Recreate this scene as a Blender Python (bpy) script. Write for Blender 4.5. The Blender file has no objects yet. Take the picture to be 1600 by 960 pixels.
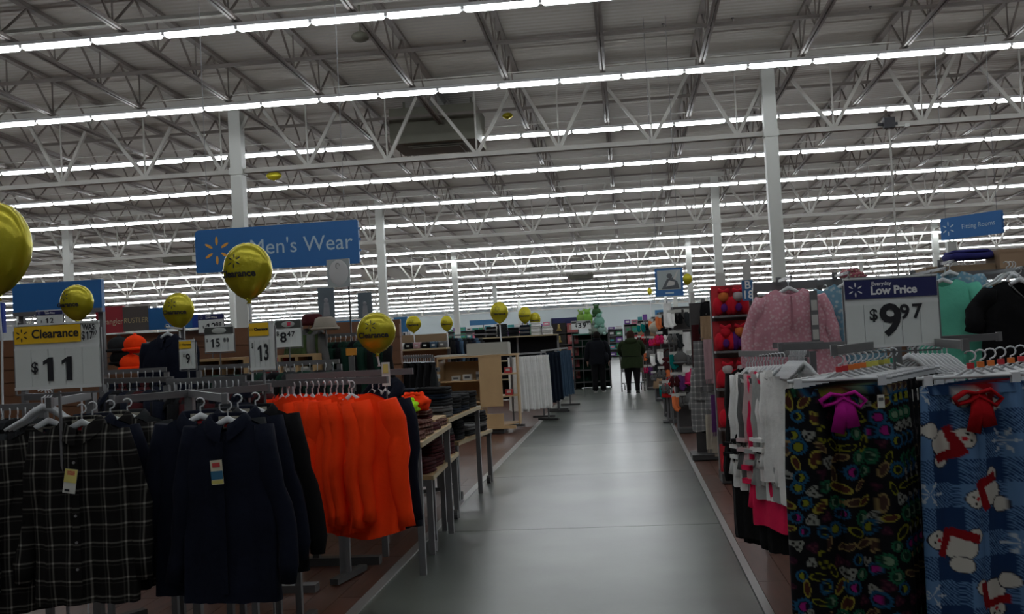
import bpy, math, random
import numpy as np
from mathutils import Vector, Matrix
random.seed(7)
PI = math.pi
# ------------------------------------------------------------------ camera
FPX, YAW, PITCH, ROLL, CAMZ = 1600.0, 0.1096, 0.0319, 0.0514, 1.6
def cam_axes():
    cy, sy = math.cos(YAW), math.sin(YAW)
    f = Vector((-sy, cy, 0)); r = Vector((cy, sy, 0)); u = Vector((0, 0, 1))
    cp, sp = math.cos(PITCH), math.sin(PITCH)
    f2 = f*cp + u*sp; u2 = -f*sp + u*cp
    cr, sr = math.cos(ROLL), math.sin(ROLL)
    return r*cr - u2*sr, u2*cr + r*sr, f2
AR, AU, AF = cam_axes()
scn = bpy.context.scene
cd = bpy.data.cameras.new('camera'); co = bpy.data.objects.new('camera', cd)
scn.collection.objects.link(co); scn.camera = co
cd.sensor_width = 36; cd.lens = FPX/1600*36; cd.clip_end = 400; cd.clip_start = .05
co.matrix_world = Matrix(((AR.x, AU.x, -AF.x, 0), (AR.y, AU.y, -AF.y, 0), (AR.z, AU.z, -AF.z, CAMZ), (0, 0, 0, 1)))
# ------------------------------------------------------------------ world, light level, exposure
w = bpy.data.worlds.new('world'); scn.world = w; w.use_nodes = True
w.node_tree.nodes['Background'].inputs[0].default_value = (.5, .52, .55, 1)
w.node_tree.nodes['Background'].inputs[1].default_value = 0.02
TUBE_POWER = 9.0            # radiance of the fluorescent tubes
scn.view_settings.view_transform = 'Standard'; scn.view_settings.look = 'None'
scn.view_settings.gamma = 1; scn.view_settings.exposure = 0.88

def at(x, y, Y):
    d = AF*FPX + AR*(x-800) - AU*(y-480)
    return Vector((d.x*Y/d.y, Y, CAMZ + d.z*Y/d.y))
def pxm(Y): return FPX/Y

# ------------------------------------------------------------------ materials
MATS = {}
def mat(name, col, rough=.6, metal=0, bump=0, bscale=60, var=0, vscale=8, emit=0, spec=.5, sheen=0):
    if name in MATS: return MATS[name]
    m = bpy.data.materials.new(name); m.use_nodes = True; nt = m.node_tree
    b = nt.nodes['Principled BSDF']
    b.inputs['Base Color'].default_value = (*col, 1); b.inputs['Roughness'].default_value = rough
    b.inputs['Metallic'].default_value = metal; b.inputs['Specular IOR Level'].default_value = spec
    if sheen: b.inputs['Sheen Weight'].default_value = sheen
    if emit:
        b.inputs['Emission Color'].default_value = (*col, 1); b.inputs['Emission Strength'].default_value = emit
    tc = nt.nodes.new('ShaderNodeTexCoord')
    if var:
        n = nt.nodes.new('ShaderNodeTexNoise'); n.inputs['Scale'].default_value = vscale; n.inputs['Detail'].default_value = 5
        nt.links.new(tc.outputs['Object'], n.inputs['Vector'])
        mr = nt.nodes.new('ShaderNodeMapRange'); mr.inputs[3].default_value = 1-var; mr.inputs[4].default_value = 1+var
        nt.links.new(n.outputs[0], mr.inputs[0])
        mx = nt.nodes.new('ShaderNodeMix'); mx.data_type = 'RGBA'; mx.blend_type = 'MULTIPLY'; mx.inputs[0].default_value = 1
        mx.inputs[6].default_value = (*col, 1); nt.links.new(mr.outputs[0], mx.inputs[7]); nt.links.new(mx.outputs[2], b.inputs['Base Color'])
    if bump:
        n = nt.nodes.new('ShaderNodeTexNoise'); n.inputs['Scale'].default_value = bscale; n.inputs['Detail'].default_value = 4
        nt.links.new(tc.outputs['Object'], n.inputs['Vector'])
        bp = nt.nodes.new('ShaderNodeBump'); bp.inputs['Strength'].default_value = bump; bp.inputs['Distance'].default_value = .01
        nt.links.new(n.outputs[0], bp.inputs['Height']); nt.links.new(bp.outputs[0], b.inputs['Normal'])
    MATS[name] = m; return m
def fabric(name, col, var=.15, rough=.9): return mat(name, col, rough, 0, .35, 35, var, 14, spec=.15)
def attr_mat(name, rough=.85):
    if name in MATS: return MATS[name]
    m = bpy.data.materials.new(name); m.use_nodes = True; nt = m.node_tree; b = nt.nodes['Principled BSDF']
    a = nt.nodes.new('ShaderNodeAttribute'); a.attribute_name = 'print'
    nt.links.new(a.outputs['Color'], b.inputs['Base Color']); b.inputs['Roughness'].default_value = rough
    b.inputs['Specular IOR Level'].default_value = .15
    MATS[name] = m; return m
def N(nt, t, **k):
    n = nt.nodes.new(t)
    for a, v in k.items(): setattr(n, a, v)
    return n
def math_n(nt, op, a, b=None, c=None):
    n = nt.nodes.new('ShaderNodeMath'); n.operation = op
    for i, v in enumerate((a, b, c)):
        if v is None: continue
        if isinstance(v, (int, float)): n.inputs[i].default_value = v
        else: nt.links.new(v, n.inputs[i])
    return n.outputs[0]
def plaid_mat(name, base, line, pitch=.06, width=.005, second=None, tile2=None):
    if name in MATS: return MATS[name]
    m = bpy.data.materials.new(name); m.use_nodes = True; nt = m.node_tree; b = nt.nodes['Principled BSDF']
    tc = N(nt, 'ShaderNodeTexCoord'); sx = N(nt, 'ShaderNodeSeparateXYZ'); nt.links.new(tc.outputs['Object'], sx.inputs[0])
    def ln(o, off, wd, pt):
        f = math_n(nt, 'FRACT', math_n(nt, 'DIVIDE', math_n(nt, 'ADD', o, off+100*pt), pt))
        d = math_n(nt, 'ABSOLUTE', math_n(nt, 'SUBTRACT', f, .5))
        return math_n(nt, 'SMOOTH_MIN', 1, math_n(nt, 'MAXIMUM', 0, math_n(nt, 'MULTIPLY', math_n(nt, 'SUBTRACT', wd/pt, d), pt/wd*1.3)), .1)
    v1 = ln(sx.outputs[0], 0, width, pitch); h1 = ln(sx.outputs[2], .013, width, pitch)
    v2 = ln(sx.outputs[0], .014, width*.7, pitch); h2 = ln(sx.outputs[2], .03, width*.7, pitch)
    s = math_n(nt, 'ADD', math_n(nt, 'ADD', v1, h1), math_n(nt, 'MULTIPLY', math_n(nt, 'ADD', v2, h2), .3))
    s = math_n(nt, 'ADD', math_n(nt, 'MULTIPLY', s, .33), math_n(nt, 'MULTIPLY', math_n(nt, 'MULTIPLY', v1, h1), .9))
    mx = N(nt, 'ShaderNodeMix', data_type='RGBA'); mx.clamp_factor = True
    mx.inputs[6].default_value = (*base, 1); mx.inputs[7].default_value = (*line, 1); nt.links.new(s, mx.inputs[0])
    nt.links.new(mx.outputs[2], b.inputs['Base Color']); b.inputs['Roughness'].default_value = .95; b.inputs['Specular IOR Level'].default_value = .1
    MATS[name] = m; return m

# ------------------------------------------------------------------ mesh builder
class MB:
    def __init__(s): s.v = []; s.f = []; s.c = None
    def add(s, v, f):
        o = len(s.v); s.v += [tuple(p) for p in v]; s.f += [tuple(i+o for i in q) for q in f]; return s
    def box(s, c, d, rz=0, M=None):
        hx, hy, hz = d[0]/2, d[1]/2, d[2]/2; P = []
        cz, sz = math.cos(rz), math.sin(rz)
        for x, y, z in ((-1,-1,-1),(1,-1,-1),(1,1,-1),(-1,1,-1),(-1,-1,1),(1,-1,1),(1,1,1),(-1,1,1)):
            a, b, e = x*hx, y*hy, z*hz
            p = Vector((a*cz-b*sz, a*sz+b*cz, e))
            if M: p = M @ p
            P.append((p[0]+c[0], p[1]+c[1], p[2]+c[2]))
        return s.add(P, [(0,3,2,1),(4,5,6,7),(0,1,5,4),(1,2,6,5),(2,3,7,6),(3,0,4,7)])
    def bar(s, p, q, w, h=None):
        p = Vector(p); q = Vector(q); h = h or w; d = (q-p)
        if d.length < 1e-6: return s
        d.normalize(); a = Vector((0,0,1)) if abs(d.z) < .95 else Vector((1,0,0))
        x = d.cross(a).normalized(); y = x.cross(d).normalized(); P = []
        for e in (p, q):
            for i, j in ((-1,-1),(1,-1),(1,1),(-1,1)): P.append(e + x*(i*w/2) + y*(j*h/2))
        return s.add(P, [(0,1,2,3),(7,6,5,4),(0,4,5,1),(1,5,6,2),(2,6,7,3),(3,7,4,0)])
    def tube(s, pts, r, n=8, cap=True):
        pts = [Vector(p) for p in pts]
        if not hasattr(r, '__len__'): r = [r]*len(pts)
        P = []; F = []; prev = None
        for k, p in enumerate(pts):
            d = (pts[min(k+1, len(pts)-1)] - pts[max(k-1, 0)]).normalized()
            if prev is None:
                a = Vector((0,0,1)) if abs(d.z) < .9 else Vector((0,1,0)); x = d.cross(a).normalized()
            else: x = (prev - d*prev.dot(d)).normalized()
            prev = x; y = d.cross(x)
            rr = r[k] if hasattr(r[k], '__len__') else (r[k], r[k])
            for i in range(n):
                t = 2*PI*i/n; P.append(p + x*(math.cos(t)*rr[0]) + y*(math.sin(t)*rr[1]))
        for k in range(len(pts)-1):
            for i in range(n):
                j = (i+1) % n; F.append((k*n+i, k*n+j, (k+1)*n+j, (k+1)*n+i))
        if cap: F.append(tuple(range(n-1, -1, -1))); F.append(tuple(range((len(pts)-1)*n, len(pts)*n)))
        return s.add(P, F)
    def loft(s, rings, cap=True):       # rings: list of (centre, rx, ry) in horizontal planes; superellipse
        n = 20; P = []; F = []
        for c, rx, ry in rings:
            for i in range(n):
                t = 2*PI*i/n; P.append((c[0]+rx*math.cos(t), c[1]+ry*math.sin(t), c[2]))
        for k in range(len(rings)-1):
            for i in range(n):
                j = (i+1) % n; F.append((k*n+i, k*n+j, (k+1)*n+j, (k+1)*n+i))
        if cap: F.append(tuple(range(n-1, -1, -1))); F.append(tuple(range((len(rings)-1)*n, len(rings)*n)))
        return s.add(P, F)
    def ball(s, c, r, n=12, m=8):
        if not hasattr(r, '__len__'): r = (r, r, r)
        P = [(c[0], c[1], c[2]+r[2])]; F = []
        for k in range(1, m):
            a = PI*k/m
            for i in range(n):
                t = 2*PI*i/n; P.append((c[0]+r[0]*math.sin(a)*math.cos(t), c[1]+r[1]*math.sin(a)*math.sin(t), c[2]+r[2]*math.cos(a)))
        P.append((c[0], c[1], c[2]-r[2])); L = len(P)-1
        for i in range(n):
            j = (i+1) % n; F.append((0, 1+i, 1+j)); F.append((L, L-n+j, L-n+i))
        for k in range(m-2):
            for i in range(n):
                j = (i+1) % n; F.append((1+k*n+i, 1+(k+1)*n+i, 1+(k+1)*n+j, 1+k*n+j))
        return s.add(P, F)
    def prism(s, poly, y0, y1):          # poly in xz
        n = len(poly); P = [(a, y0, b) for a, b in poly] + [(a, y1, b) for a, b in poly]
        F = [tuple(range(n)), tuple(range(2*n-1, n-1, -1))] + [(i, i+n, (i+1) % n + n, (i+1) % n) for i in range(n)]
        return s.add(P, F)
    def build(s, name, m, parent=None, smooth=False, label=None):
        me = bpy.data.meshes.new(name); me.from_pydata(s.v, [], s.f); me.update()
        if smooth: me.shade_smooth()
        me.materials.append(m)
        o = bpy.data.objects.new(name, me); scn.collection.objects.link(o)
        if parent: o.parent = parent
        if label: o['label'] = label
        return o
def tag(o, label, cat, group=None, kind=None):
    if label: o['label'] = label
    if cat: o['category'] = cat
    if group: o['group'] = group
    if kind: o['kind'] = kind
    return o
def thing(name, label, cat, loc=(0,0,0), rz=0, group=None):
    o = bpy.data.objects.new(name, None); scn.collection.objects.link(o); o.empty_display_size = .1
    o.location = loc; o.rotation_euler = (0, 0, rz); return tag(o, label, cat, group)
def struct(name, mb, m, parent=None):
    o = mb.build(name, m, parent)
    if not parent: o['kind'] = 'structure'
    return o
def dup(o, loc=None, rz=None, label=None, group=None, sc=None, mats=None, parent=None):
    c = o.copy(); scn.collection.objects.link(c); c.parent = parent
    if parent is None:
        if 'group' in c.keys() and not group: del c['group']
        if loc is not None: c.location = loc
        if rz is not None: c.rotation_euler = (0, 0, rz)
        if sc is not None: c.scale = sc if hasattr(sc, '__len__') else (sc, sc, sc)
        if label: c['label'] = label
        if group: c['group'] = group
    if mats and c.type == 'MESH':
        k = o.name.split('.')[0]
        if k in mats: c.material_slots[0].link = 'OBJECT'; c.material_slots[0].material = mats[k]
    for ch in list(o.children): dup(ch, mats=mats, parent=c)
    return c
TXT = {}
def text_mesh(txt, size, ext=.0, bold=0, squeeze=1):
    k = (txt, size, bold, squeeze)
    if k in TXT: return TXT[k]
    cu = bpy.data.curves.new('text_outline', 'FONT'); cu.body = txt; cu.size = size; cu.align_x = 'CENTER'; cu.align_y = 'CENTER'
    cu.offset = bold; cu.resolution_u = 3
    o = bpy.data.objects.new('text_outline', cu); scn.collection.objects.link(o)
    bpy.context.view_layer.update()
    me = o.evaluated_get(bpy.context.evaluated_depsgraph_get()).to_mesh()
    v = [(p.co.x*squeeze, 0, p.co.y) for p in me.vertices]; f = [tuple(q.vertices) for q in me.polygons]
    o.to_mesh_clear(); bpy.data.objects.remove(o); TXT[k] = (v, f); return v, f
def add_text(mb, txt, size, cx, y, cz, bold=0, squeeze=1, fn=None):
    v, f = text_mesh(txt, size, 0, bold, squeeze)
    P = [(a+cx, y, b+cz) for a, _, b in v]
    if fn: P = [fn(p) for p in P]
    return mb.add(P, f)
def spark(mb, cx, y, cz, r, fn=None):
    for k in range(6):
        a = k*PI/3; P = []
        for t in range(10):
            u = 2*PI*t/10; e = r*.68 + r*.32*math.cos(u); q = r*.10*math.sin(u)
            P.append((cx + e*math.sin(a) + q*math.cos(a), y, cz + e*math.cos(a) - q*math.sin(a)))
        if fn: P = [fn(p) for p in P]
        mb.add(P, [tuple(range(9, -1, -1))])
    return mb

def digits_row(b, s, size, cx, y, cz, sq=1):
    adv = .60*size*sq
    for i, ch in enumerate(s):
        x = cx+(i-(len(s)-1)/2)*adv
        if ch == '1':
            h = size*.36; w_ = .075*size*sq*1.25
            P = [(x-w_+.04*size, y, cz-h), (x+w_+.04*size, y, cz-h), (x+w_+.04*size, y, cz+h), (x-w_*.4+.04*size, y, cz+h), (x-w_-.10*size*sq, y, cz+h*.68), (x-w_-.10*size*sq, y, cz+h*.36), (x-w_+.04*size, y, cz+h*.56)]
            b.add(P, [tuple(range(7))])
        else: add_text(b, ch, size, x, y, cz, .026*size, sq)
# common materials
M_WHITE = mat('painted_steel', (.44, .45, .42), .45)
M_TRUSS = mat('truss_steel', (.34, .33, .30), .6, var=.12, vscale=2)
M_TRUSSD = mat('joist_primer_steel', (.15, .13, .115), .6, var=.12, vscale=2)
M_HOUSE = mat('fixture_housing', (.6, .6, .6), .4)
M_TUBE = mat('fluorescent_tube', (.93, .97, 1.0), .5, emit=TUBE_POWER)
M_GREY = mat('rack_grey_metal', (.16, .16, .165), .42, .35)
M_DGREY = mat('rack_base_metal', (.06, .06, .06), .5, .3)
M_CHROME = mat('chrome_wire', (.5, .5, .5), .25, 1)
M_PLAS = mat('hanger_plastic', (.62, .64, .66), .4)
M_CARD = mat('sign_card', (.62, .65, .63), .5)
M_HOLD = mat('sign_holder_plastic', (.66, .68, .67), .35)
M_INK = mat('black_ink', (.008, .008, .012), .6)
M_WINK = mat('white_ink', (.75, .75, .75), .6)
M_NAVYP = mat('navy_print', (.012, .016, .10), .5)
M_YEL = mat('yellow_print', (.80, .48, .008), .5)
M_BLUE = mat('blue_sign_panel', (.02, .13, .36), .45)
M_ORANGEI = mat('orange_ink', (.75, .36, .05), .6)
M_WOOD = mat('maple_laminate', (.50, .33, .16), .5, var=.12, vscale=5)
M_WOODD = mat('brown_slat_panel', (.17, .075, .035), .55, var=.2, vscale=4)
M_BALL = mat('yellow_foil', (.50, .44, .02), .25, .45, bump=.5, bscale=14)
M_RED = fabric('red_fabric', (.55, .02, .02))
M_TAG = mat('paper_tag', (.6, .6, .55), .6)

# ------------------------------------------------------------------ structure: floor
XL, XR = -1.73, 0.706
def conc_mat():
    m = mat('polished_concrete', (.3, .32, .3), .3); nt = m.node_tree; b = nt.nodes['Principled BSDF']
    tc = N(nt, 'ShaderNodeTexCoord'); n1 = N(nt, 'ShaderNodeTexNoise'); n1.inputs['Scale'].default_value = .9; n1.inputs['Detail'].default_value = 3; n1.inputs['Roughness'].default_value = .45
    n2 = N(nt, 'ShaderNodeTexNoise'); n2.inputs['Scale'].default_value = 30; n2.inputs['Detail'].default_value = 3
    gm = N(nt, 'ShaderNodeNewGeometry'); nt.links.new(gm.outputs['Position'], n1.inputs[0]); nt.links.new(gm.outputs['Position'], n2.inputs[0])
    cr = N(nt, 'ShaderNodeValToRGB'); cr.color_ramp.elements[0].position = .3; cr.color_ramp.elements[1].position = .72
    cr.color_ramp.elements[0].color = (.05, .058, .054, 1); cr.color_ramp.elements[1].color = (.15, .168, .146, 1)
    s = math_n(nt, 'ADD', math_n(nt, 'MULTIPLY', n1.outputs[0], .93), math_n(nt, 'MULTIPLY', n2.outputs[0], .07))
    oi = N(nt, 'ShaderNodeObjectInfo'); s = math_n(nt, 'ADD', s, math_n(nt, 'MULTIPLY', math_n(nt, 'SUBTRACT', oi.outputs['Random'], .5), .16)); nt.links.new(s, cr.inputs[0]); nt.links.new(cr.outputs[0], b.inputs['Base Color'])
    mr = N(nt, 'ShaderNodeMapRange'); mr.inputs[3].default_value = .27; mr.inputs[4].default_value = .31; nt.links.new(n1.outputs[0], mr.inputs[0]); nt.links.new(mr.outputs[0], b.inputs['Roughness'])
    return m
def plank_mat():
    m = mat('wood_look_vinyl', (.15, .07, .045), .38); nt = m.node_tree; b = nt.nodes['Principled BSDF']
    gm = N(nt, 'ShaderNodeNewGeometry'); mp = N(nt, 'ShaderNodeMapping'); mp.inputs['Scale'].default_value = (9, 1.2, 1)
    nt.links.new(gm.outputs['Position'], mp.inputs[0]); n = N(nt, 'ShaderNodeTexNoise'); n.inputs['Scale'].default_value = 2.2; n.inputs['Detail'].default_value = 6; nt.links.new(mp.outputs[0], n.inputs[0])
    oi = N(nt, 'ShaderNodeObjectInfo')
    cr = N(nt, 'ShaderNodeValToRGB'); cr.color_ramp.elements[0].position = .25; cr.color_ramp.elements[1].position = .8
    cr.color_ramp.elements[0].color = (.05, .018, .010, 1); cr.color_ramp.elements[1].color = (.11, .042, .025, 1)
    nt.links.new(math_n(nt, 'ADD', n.outputs[0], math_n(nt, 'MULTIPLY', math_n(nt, 'SUBTRACT', oi.outputs['Random'], .5), .3)), cr.inputs[0])
    nt.links.new(cr.outputs[0], b.inputs['Base Color']); return m
M_CONC = conc_mat(); M_PLANK = plank_mat()
WX0, WX1, WY0, WY1 = -48, 46, -6, 95
mb = MB(); mb.box(((WX0+WX1)/2, (WY0+WY1)/2, -.08), (WX1-WX0, WY1-WY0, .14)); floor = struct('floor', mb, mat('dark_joint_filler', (.03, .03, .03), .8))   # top at z = -0.01
def floor_piece(name, x0, x1, y0, y1, m, top=0.0):
    mb = MB().box(((x0+x1)/2, (y0+y1)/2, (top-.012)/2), (x1-x0, y1-y0, top+.012)); return mb.build(name, m, floor)
# concrete slabs of the aisle with saw-cut joints
ycuts = [-6, -1.3, 2.0, 5.3, 8.62, 11.92, 15.2, 18.5, 21.8, 25.2, 28.4, 31.7, 35, 38.3, 41.6, 45, 48.2, 51.5, 55, 58, 61.5, 65, 68, 71.5, 75, 78, 81.5, 85, 88, 91.5, 95]
for a, b in zip(ycuts[:-1], ycuts[1:]): floor_piece('concrete_slab', XL+.03, XR-.03, a+.005, b-.005, M_CONC)
# vinyl planks either side: separate near, material takes over beyond
seam = .002
def planks(x0, x1, y0, y1, wd=.18, ln=1.22):
    k = 0; x = x0
    while x < x1-.01:
        off = (k*.47) % ln; y = y0-off
        while y < y1:
            a, b = max(y, y0), min(y+ln, y1)
            if b-a > .05: floor_piece('vinyl_plank', x+seam, min(x+wd, x1)-seam, a+seam, b-seam, M_PLANK)
            y += ln
        x += wd; k += 1
planks(-3.55, XL-.03, 4.6, 11.9); planks(XR+.03, 1.97, 5.4, 12.7)
for x0, x1, y0, y1 in ((WX0, -3.55, WY0, 95), (-3.55, XL-.03, WY0, 4.6), (-3.55, XL-.03, 11.9, 95), (1.97, WX1, WY0, 95), (XR+.03, 1.97, WY0, 5.4), (XR+.03, 1.97, 12.7, 95)):
    floor_piece('vinyl_flooring', x0, x1, y0, y1, M_PLANK)
M_STRIP = mat('aluminium_transition_strip', (.34, .34, .33), .35, .6)
for k, X in enumerate((XL, XR)):
    mb = MB().box((X, 44.5, .0), (.07 if k == 0 else .05, 101, .02)); o = mb.build('trim_%d' % (k+1), M_STRIP); o['kind'] = 'structure'
# ------------------------------------------------------------------ walls, ceiling
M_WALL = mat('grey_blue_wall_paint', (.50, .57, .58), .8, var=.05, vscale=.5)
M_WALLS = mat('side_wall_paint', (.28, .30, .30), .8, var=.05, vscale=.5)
def LZ(Y): return CAMZ + 5.64 - .0298*Y        # height of the lamp plane, the roof falls away to the back
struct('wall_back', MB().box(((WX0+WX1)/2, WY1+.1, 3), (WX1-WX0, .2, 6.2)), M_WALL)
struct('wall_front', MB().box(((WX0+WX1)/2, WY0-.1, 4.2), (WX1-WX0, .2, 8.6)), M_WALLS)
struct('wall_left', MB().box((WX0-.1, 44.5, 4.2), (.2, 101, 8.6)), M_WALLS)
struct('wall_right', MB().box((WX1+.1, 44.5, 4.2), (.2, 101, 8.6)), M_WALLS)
def deck_mat():
    m = mat('corrugated_roof_deck', (.2, .2, .19), .7); nt = m.node_tree; b = nt.nodes['Principled BSDF']
    gm = N(nt, 'ShaderNodeNewGeometry'); sx = N(nt, 'ShaderNodeSeparateXYZ'); nt.links.new(gm.outputs['Position'], sx.inputs[0])
    n = N(nt, 'ShaderNodeTexNoise'); n.inputs['Scale'].default_value = .5; n.inputs['Detail'].default_value = 5; nt.links.new(gm.outputs['Position'], n.inputs[0])
    cr = N(nt, 'ShaderNodeValToRGB'); cr.color_ramp.elements[0].color = (.30, .285, .25, 1); cr.color_ramp.elements[1].color = (.40, .38, .335, 1)
    nt.links.new(n.outputs[0], cr.inputs[0]); nt.links.new(cr.outputs[0], b.inputs['Base Color'])
    h = math_n(nt, 'PINGPONG', sx.outputs[1], .09); bp = N(nt, 'ShaderNodeBump'); bp.inputs['Strength'].default_value = .5; bp.inputs['Distance'].default_value = .3
    nt.links.new(h, bp.inputs['Height']); nt.links.new(bp.outputs[0], b.inputs['Normal']); return m
M_DECK = deck_mat()
mb = MB(); DK = .95
mb.add([(WX0-.2, WY0-.2, LZ(WY0)+DK), (WX1+.2, WY0-.2, LZ(WY0)+DK), (WX1+.2, WY1+.2, LZ(WY1)+DK), (WX0-.2, WY1+.2, LZ(WY1)+DK),
        (WX0-.2, WY0-.2, LZ(WY0)+DK+.1), (WX1+.2, WY0-.2, LZ(WY0)+DK+.1), (WX1+.2, WY1+.2, LZ(WY1)+DK+.1), (WX0-.2, WY1+.2, LZ(WY1)+DK+.1)],
       [(0,3,2,1),(4,5,6,7),(0,1,5,4),(1,2,6,5),(2,3,7,6),(3,0,4,7)])
ceiling = struct('ceiling', mb, M_DECK)

# ------------------------------------------------------------------ lamps: rows across the store
TL, ROW0, ROWD = 1.22, 15.67, 4.441
def lamp_mesh_tube():
    mb = MB(); L = TL/2-.03
    n = 10
    xs = [(-L, .3), (-L+.02, .8), (-L+.05, 1), (L-.05, 1), (L-.02, .8), (L, .3)]
    mb.tube([(a, 0, 0) for a, _ in xs], [(.062*s, .034*s) for _, s in xs], n); return mb
def add_housing(mb, x, y, z, L=TL):
    mb.box((x, y, z+.075), (L, .115, .055)); mb.box((x-L/2+.012, y, z+.03), (.022, .10, .05)); mb.box((x+L/2-.012, y, z+.03), (.022, .10, .05))
ordn = ['nearest', 'second', 'third', 'fourth', 'fifth', 'sixth', 'seventh', 'eighth', 'ninth', 'tenth', 'eleventh', 'twelfth', 'thirteenth', 'fourteenth', 'fifteenth', 'sixteenth', 'seventeenth', 'eighteenth', 'nineteenth']
ph = thing('strip_light', 'proto', 'lamp'); hb = MB(); add_housing(hb, 0, 0, 0); hb.build('housing', M_HOUSE, ph)
lamp_mesh_tube().build('tube', M_TUBE, ph, smooth=True)
proto_lamp = ph; used = False; count = 0
far_t = MB(); far_h = MB()
tube_far = MB().tube([(-TL/2+.03, 0, 0), (-TL/2+.07, 0, 0), (TL/2-.07, 0, 0), (TL/2-.03, 0, 0)], [(.02, .01), (.062, .036), (.062, .036), (.02, .01)], 6)
DUCTS = []   # lamp gaps (row index, x0, x1)
a = at(607, 231, ROW0+2*ROWD).x; b = at(750, 218, ROW0+2*ROWD).x; DUCTS.append((2, a, b))
a = at(255, 405, ROW0+6*ROWD).x; b = at(300, 405, ROW0+6*ROWD).x; DUCTS.append((6, a, b))
a = at(570, 420, ROW0+9*ROWD).x; b = at(665, 410, ROW0+9*ROWD).x; DUCTS.append((9, a, b))
a = at(890, 433, ROW0+11*ROWD).x; b = at(927, 431, ROW0+11*ROWD).x; DUCTS.append((11, a, b))
for r in range(-4, 18):
    Y = ROW0 + r*ROWD; z = LZ(Y)
    if r >= 0:
        xa = at(-10, 100, Y).x; xb = at(1610, 300, Y).x
    else: xa, xb = -9, 9
    i0 = math.floor(xa/TL); i1 = math.ceil(xb/TL)
    x_off = (at(409, 167, ROW0+ROWD).x) % TL
    for i in range(i0-14 if r >= 0 else i0, i1+14 if r >= 0 else i1):
        x = i*TL + x_off + TL/2
        if x < WX0+1 or x > WX1-1: continue
        if any(q[0] == r and q[1] < x < q[2] for q in DUCTS): continue
        vis = r >= 0 and xa-TL*.5 < x < xb+TL*.5
        if vis and r == 0 and x > at(960, 0, Y).x: vis = False
        if vis and count < 285 and r < 13:
            lab = 'white fluorescent strip light in the %s row of ceiling lights' % ordn[r]; grp = 'strip lights of the %s ceiling row' % ordn[r]
            if not used: ph.location = (x, Y, z); tag(ph, lab, 'lamp', grp); used = True
            else: dup(proto_lamp, (x, Y, z), 0, lab, grp)
            count += 1
        else:
            far_t.add([(p[0]+x, p[1]+Y, p[2]+z) for p in tube_far.v], tube_far.f); far_h.box((x, Y, z+.075), (TL, .115, .055))
t = thing('strip_light_rows', 'bright rows of small distant strip lights under the far roof', 'lamps'); t['kind'] = 'stuff'
o = far_t.build('tube', M_TUBE, t); o['kind'] = 'stuff'; o = far_h.build('housing', M_HOUSE, t); o['kind'] = 'stuff'
for r in range(0, 10):            # conduit strung above each row
    Y = ROW0 + r*ROWD; mb = MB().bar((at(-20, 100, Y).x-2, Y+.25, LZ(Y)+.33), (at(1620, 100, Y).x+2, Y+.25, LZ(Y)+.33), .02)
    mb.build('ceiling_conduit', M_TRUSS); o = scn.collection.objects[-1]
    tag(o, 'thin grey conduit running above the %s row of ceiling lights' % ordn[r], 'conduit')

# ------------------------------------------------------------------ roof steel
JP = 1.92
jx0 = at(942, 118, ROW0+ROWD).x
COLY = [22.3, 35.8, 51.6, 67.5, 83]
jk = 0
for i in range(-24, 25):
    X = jx0 + i*JP
    if X < WX0+.5 or X > WX1-.5: continue
    near = -6 <= i <= 5
    if near: lab = 'steel bar joist, %s' % ('straight above the aisle' if i == 0 else '%s to the %s of the one above the aisle' % (['first', 'second', 'third', 'fourth', 'fifth', 'sixth'][abs(i)-1], 'left' if i < 0 else 'right'))
    else: lab = 'slender steel roof joist over the far %s part of the store' % ('left' if i < 0 else 'right')
    t = thing('roof_joist', lab, 'joist', (X, 0, 0), 0, None if near else 'far roof joists on the %s' % ('left' if i < 0 else 'right'))
    y0 = 9 if near else max(12, abs(X)*1.3); mb = MB()
    for s in (-.035, .035):
        mb.bar((s, y0, LZ(y0)+.17), (s, 94.5, LZ(94.5)+.17), .045, .05)
    mb.build('bottom_chord', M_TRUSSD if near else M_TRUSSD, t)
    mb = MB().bar((0, y0, LZ(y0)+DK-.05), (0, 94.5, LZ(94.5)+DK-.05), .12, .07); mb.build('top_chord', M_TRUSSD, t)
    web = MB(); y = y0
    while y < 94:
        a, b, c = (0, y, LZ(y)+.18), (0, y+.8, LZ(y+.8)+DK-.08), (0, y+1.6, LZ(y+1.6)+.18)
        if near and y < 21: MB().bar(a, b, .03).build('web_bar', M_TRUSSD, t); MB().bar(b, c, .03).build('web_bar', M_TRUSSD, t); MB().bar((0, y, LZ(y)+DK-.08), (0, y, LZ(y)+.18), .022).build('web_bar', M_TRUSSD, t)
        elif y < 38: web.bar(a, b, .03); web.bar(b, c, .03)
        y += 1.6
    if web.v: o = web.build('web_bars', M_TRUSSD, t); o['kind'] = 'stuff'
# bridging angles across the joists
mb0 = [(18.0, .2, .06, M_TRUSSD), (16.0, LZ(0)-LZ(0)+.42, .06, M_TRUSS), (22.9, .25, .06, M_TRUSSD), (25.6, .3, .05, M_TRUSSD), (27.4, .25, .05, M_TRUSSD), (32, .25, .05, M_TRUSSD), (37, .25, .05, M_TRUSSD), (42, .25, .05, M_TRUSSD)]
for k, (Y, dz, s, m) in enumerate(mb0):
    o = MB().bar((at(-30, 100, Y).x-1, Y, LZ(Y)+dz), (at(1630, 100, Y).x+1, Y, LZ(Y)+dz), s, s).build('bridging_bar', m)
    tag(o, ['dark bridging bar between the first two rows of ceiling lights', 'pale pipe crossing the joists just behind the nearest lights', 'dark bridging bar just behind the first girder', 'bridging bar behind the third row of lights', 'bridging bar before the fourth row of lights', 'bridging bar before the fifth row of lights', 'bridging bar before the sixth row of lights', 'bridging bar before the seventh row of lights'][k], 'bar')
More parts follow.
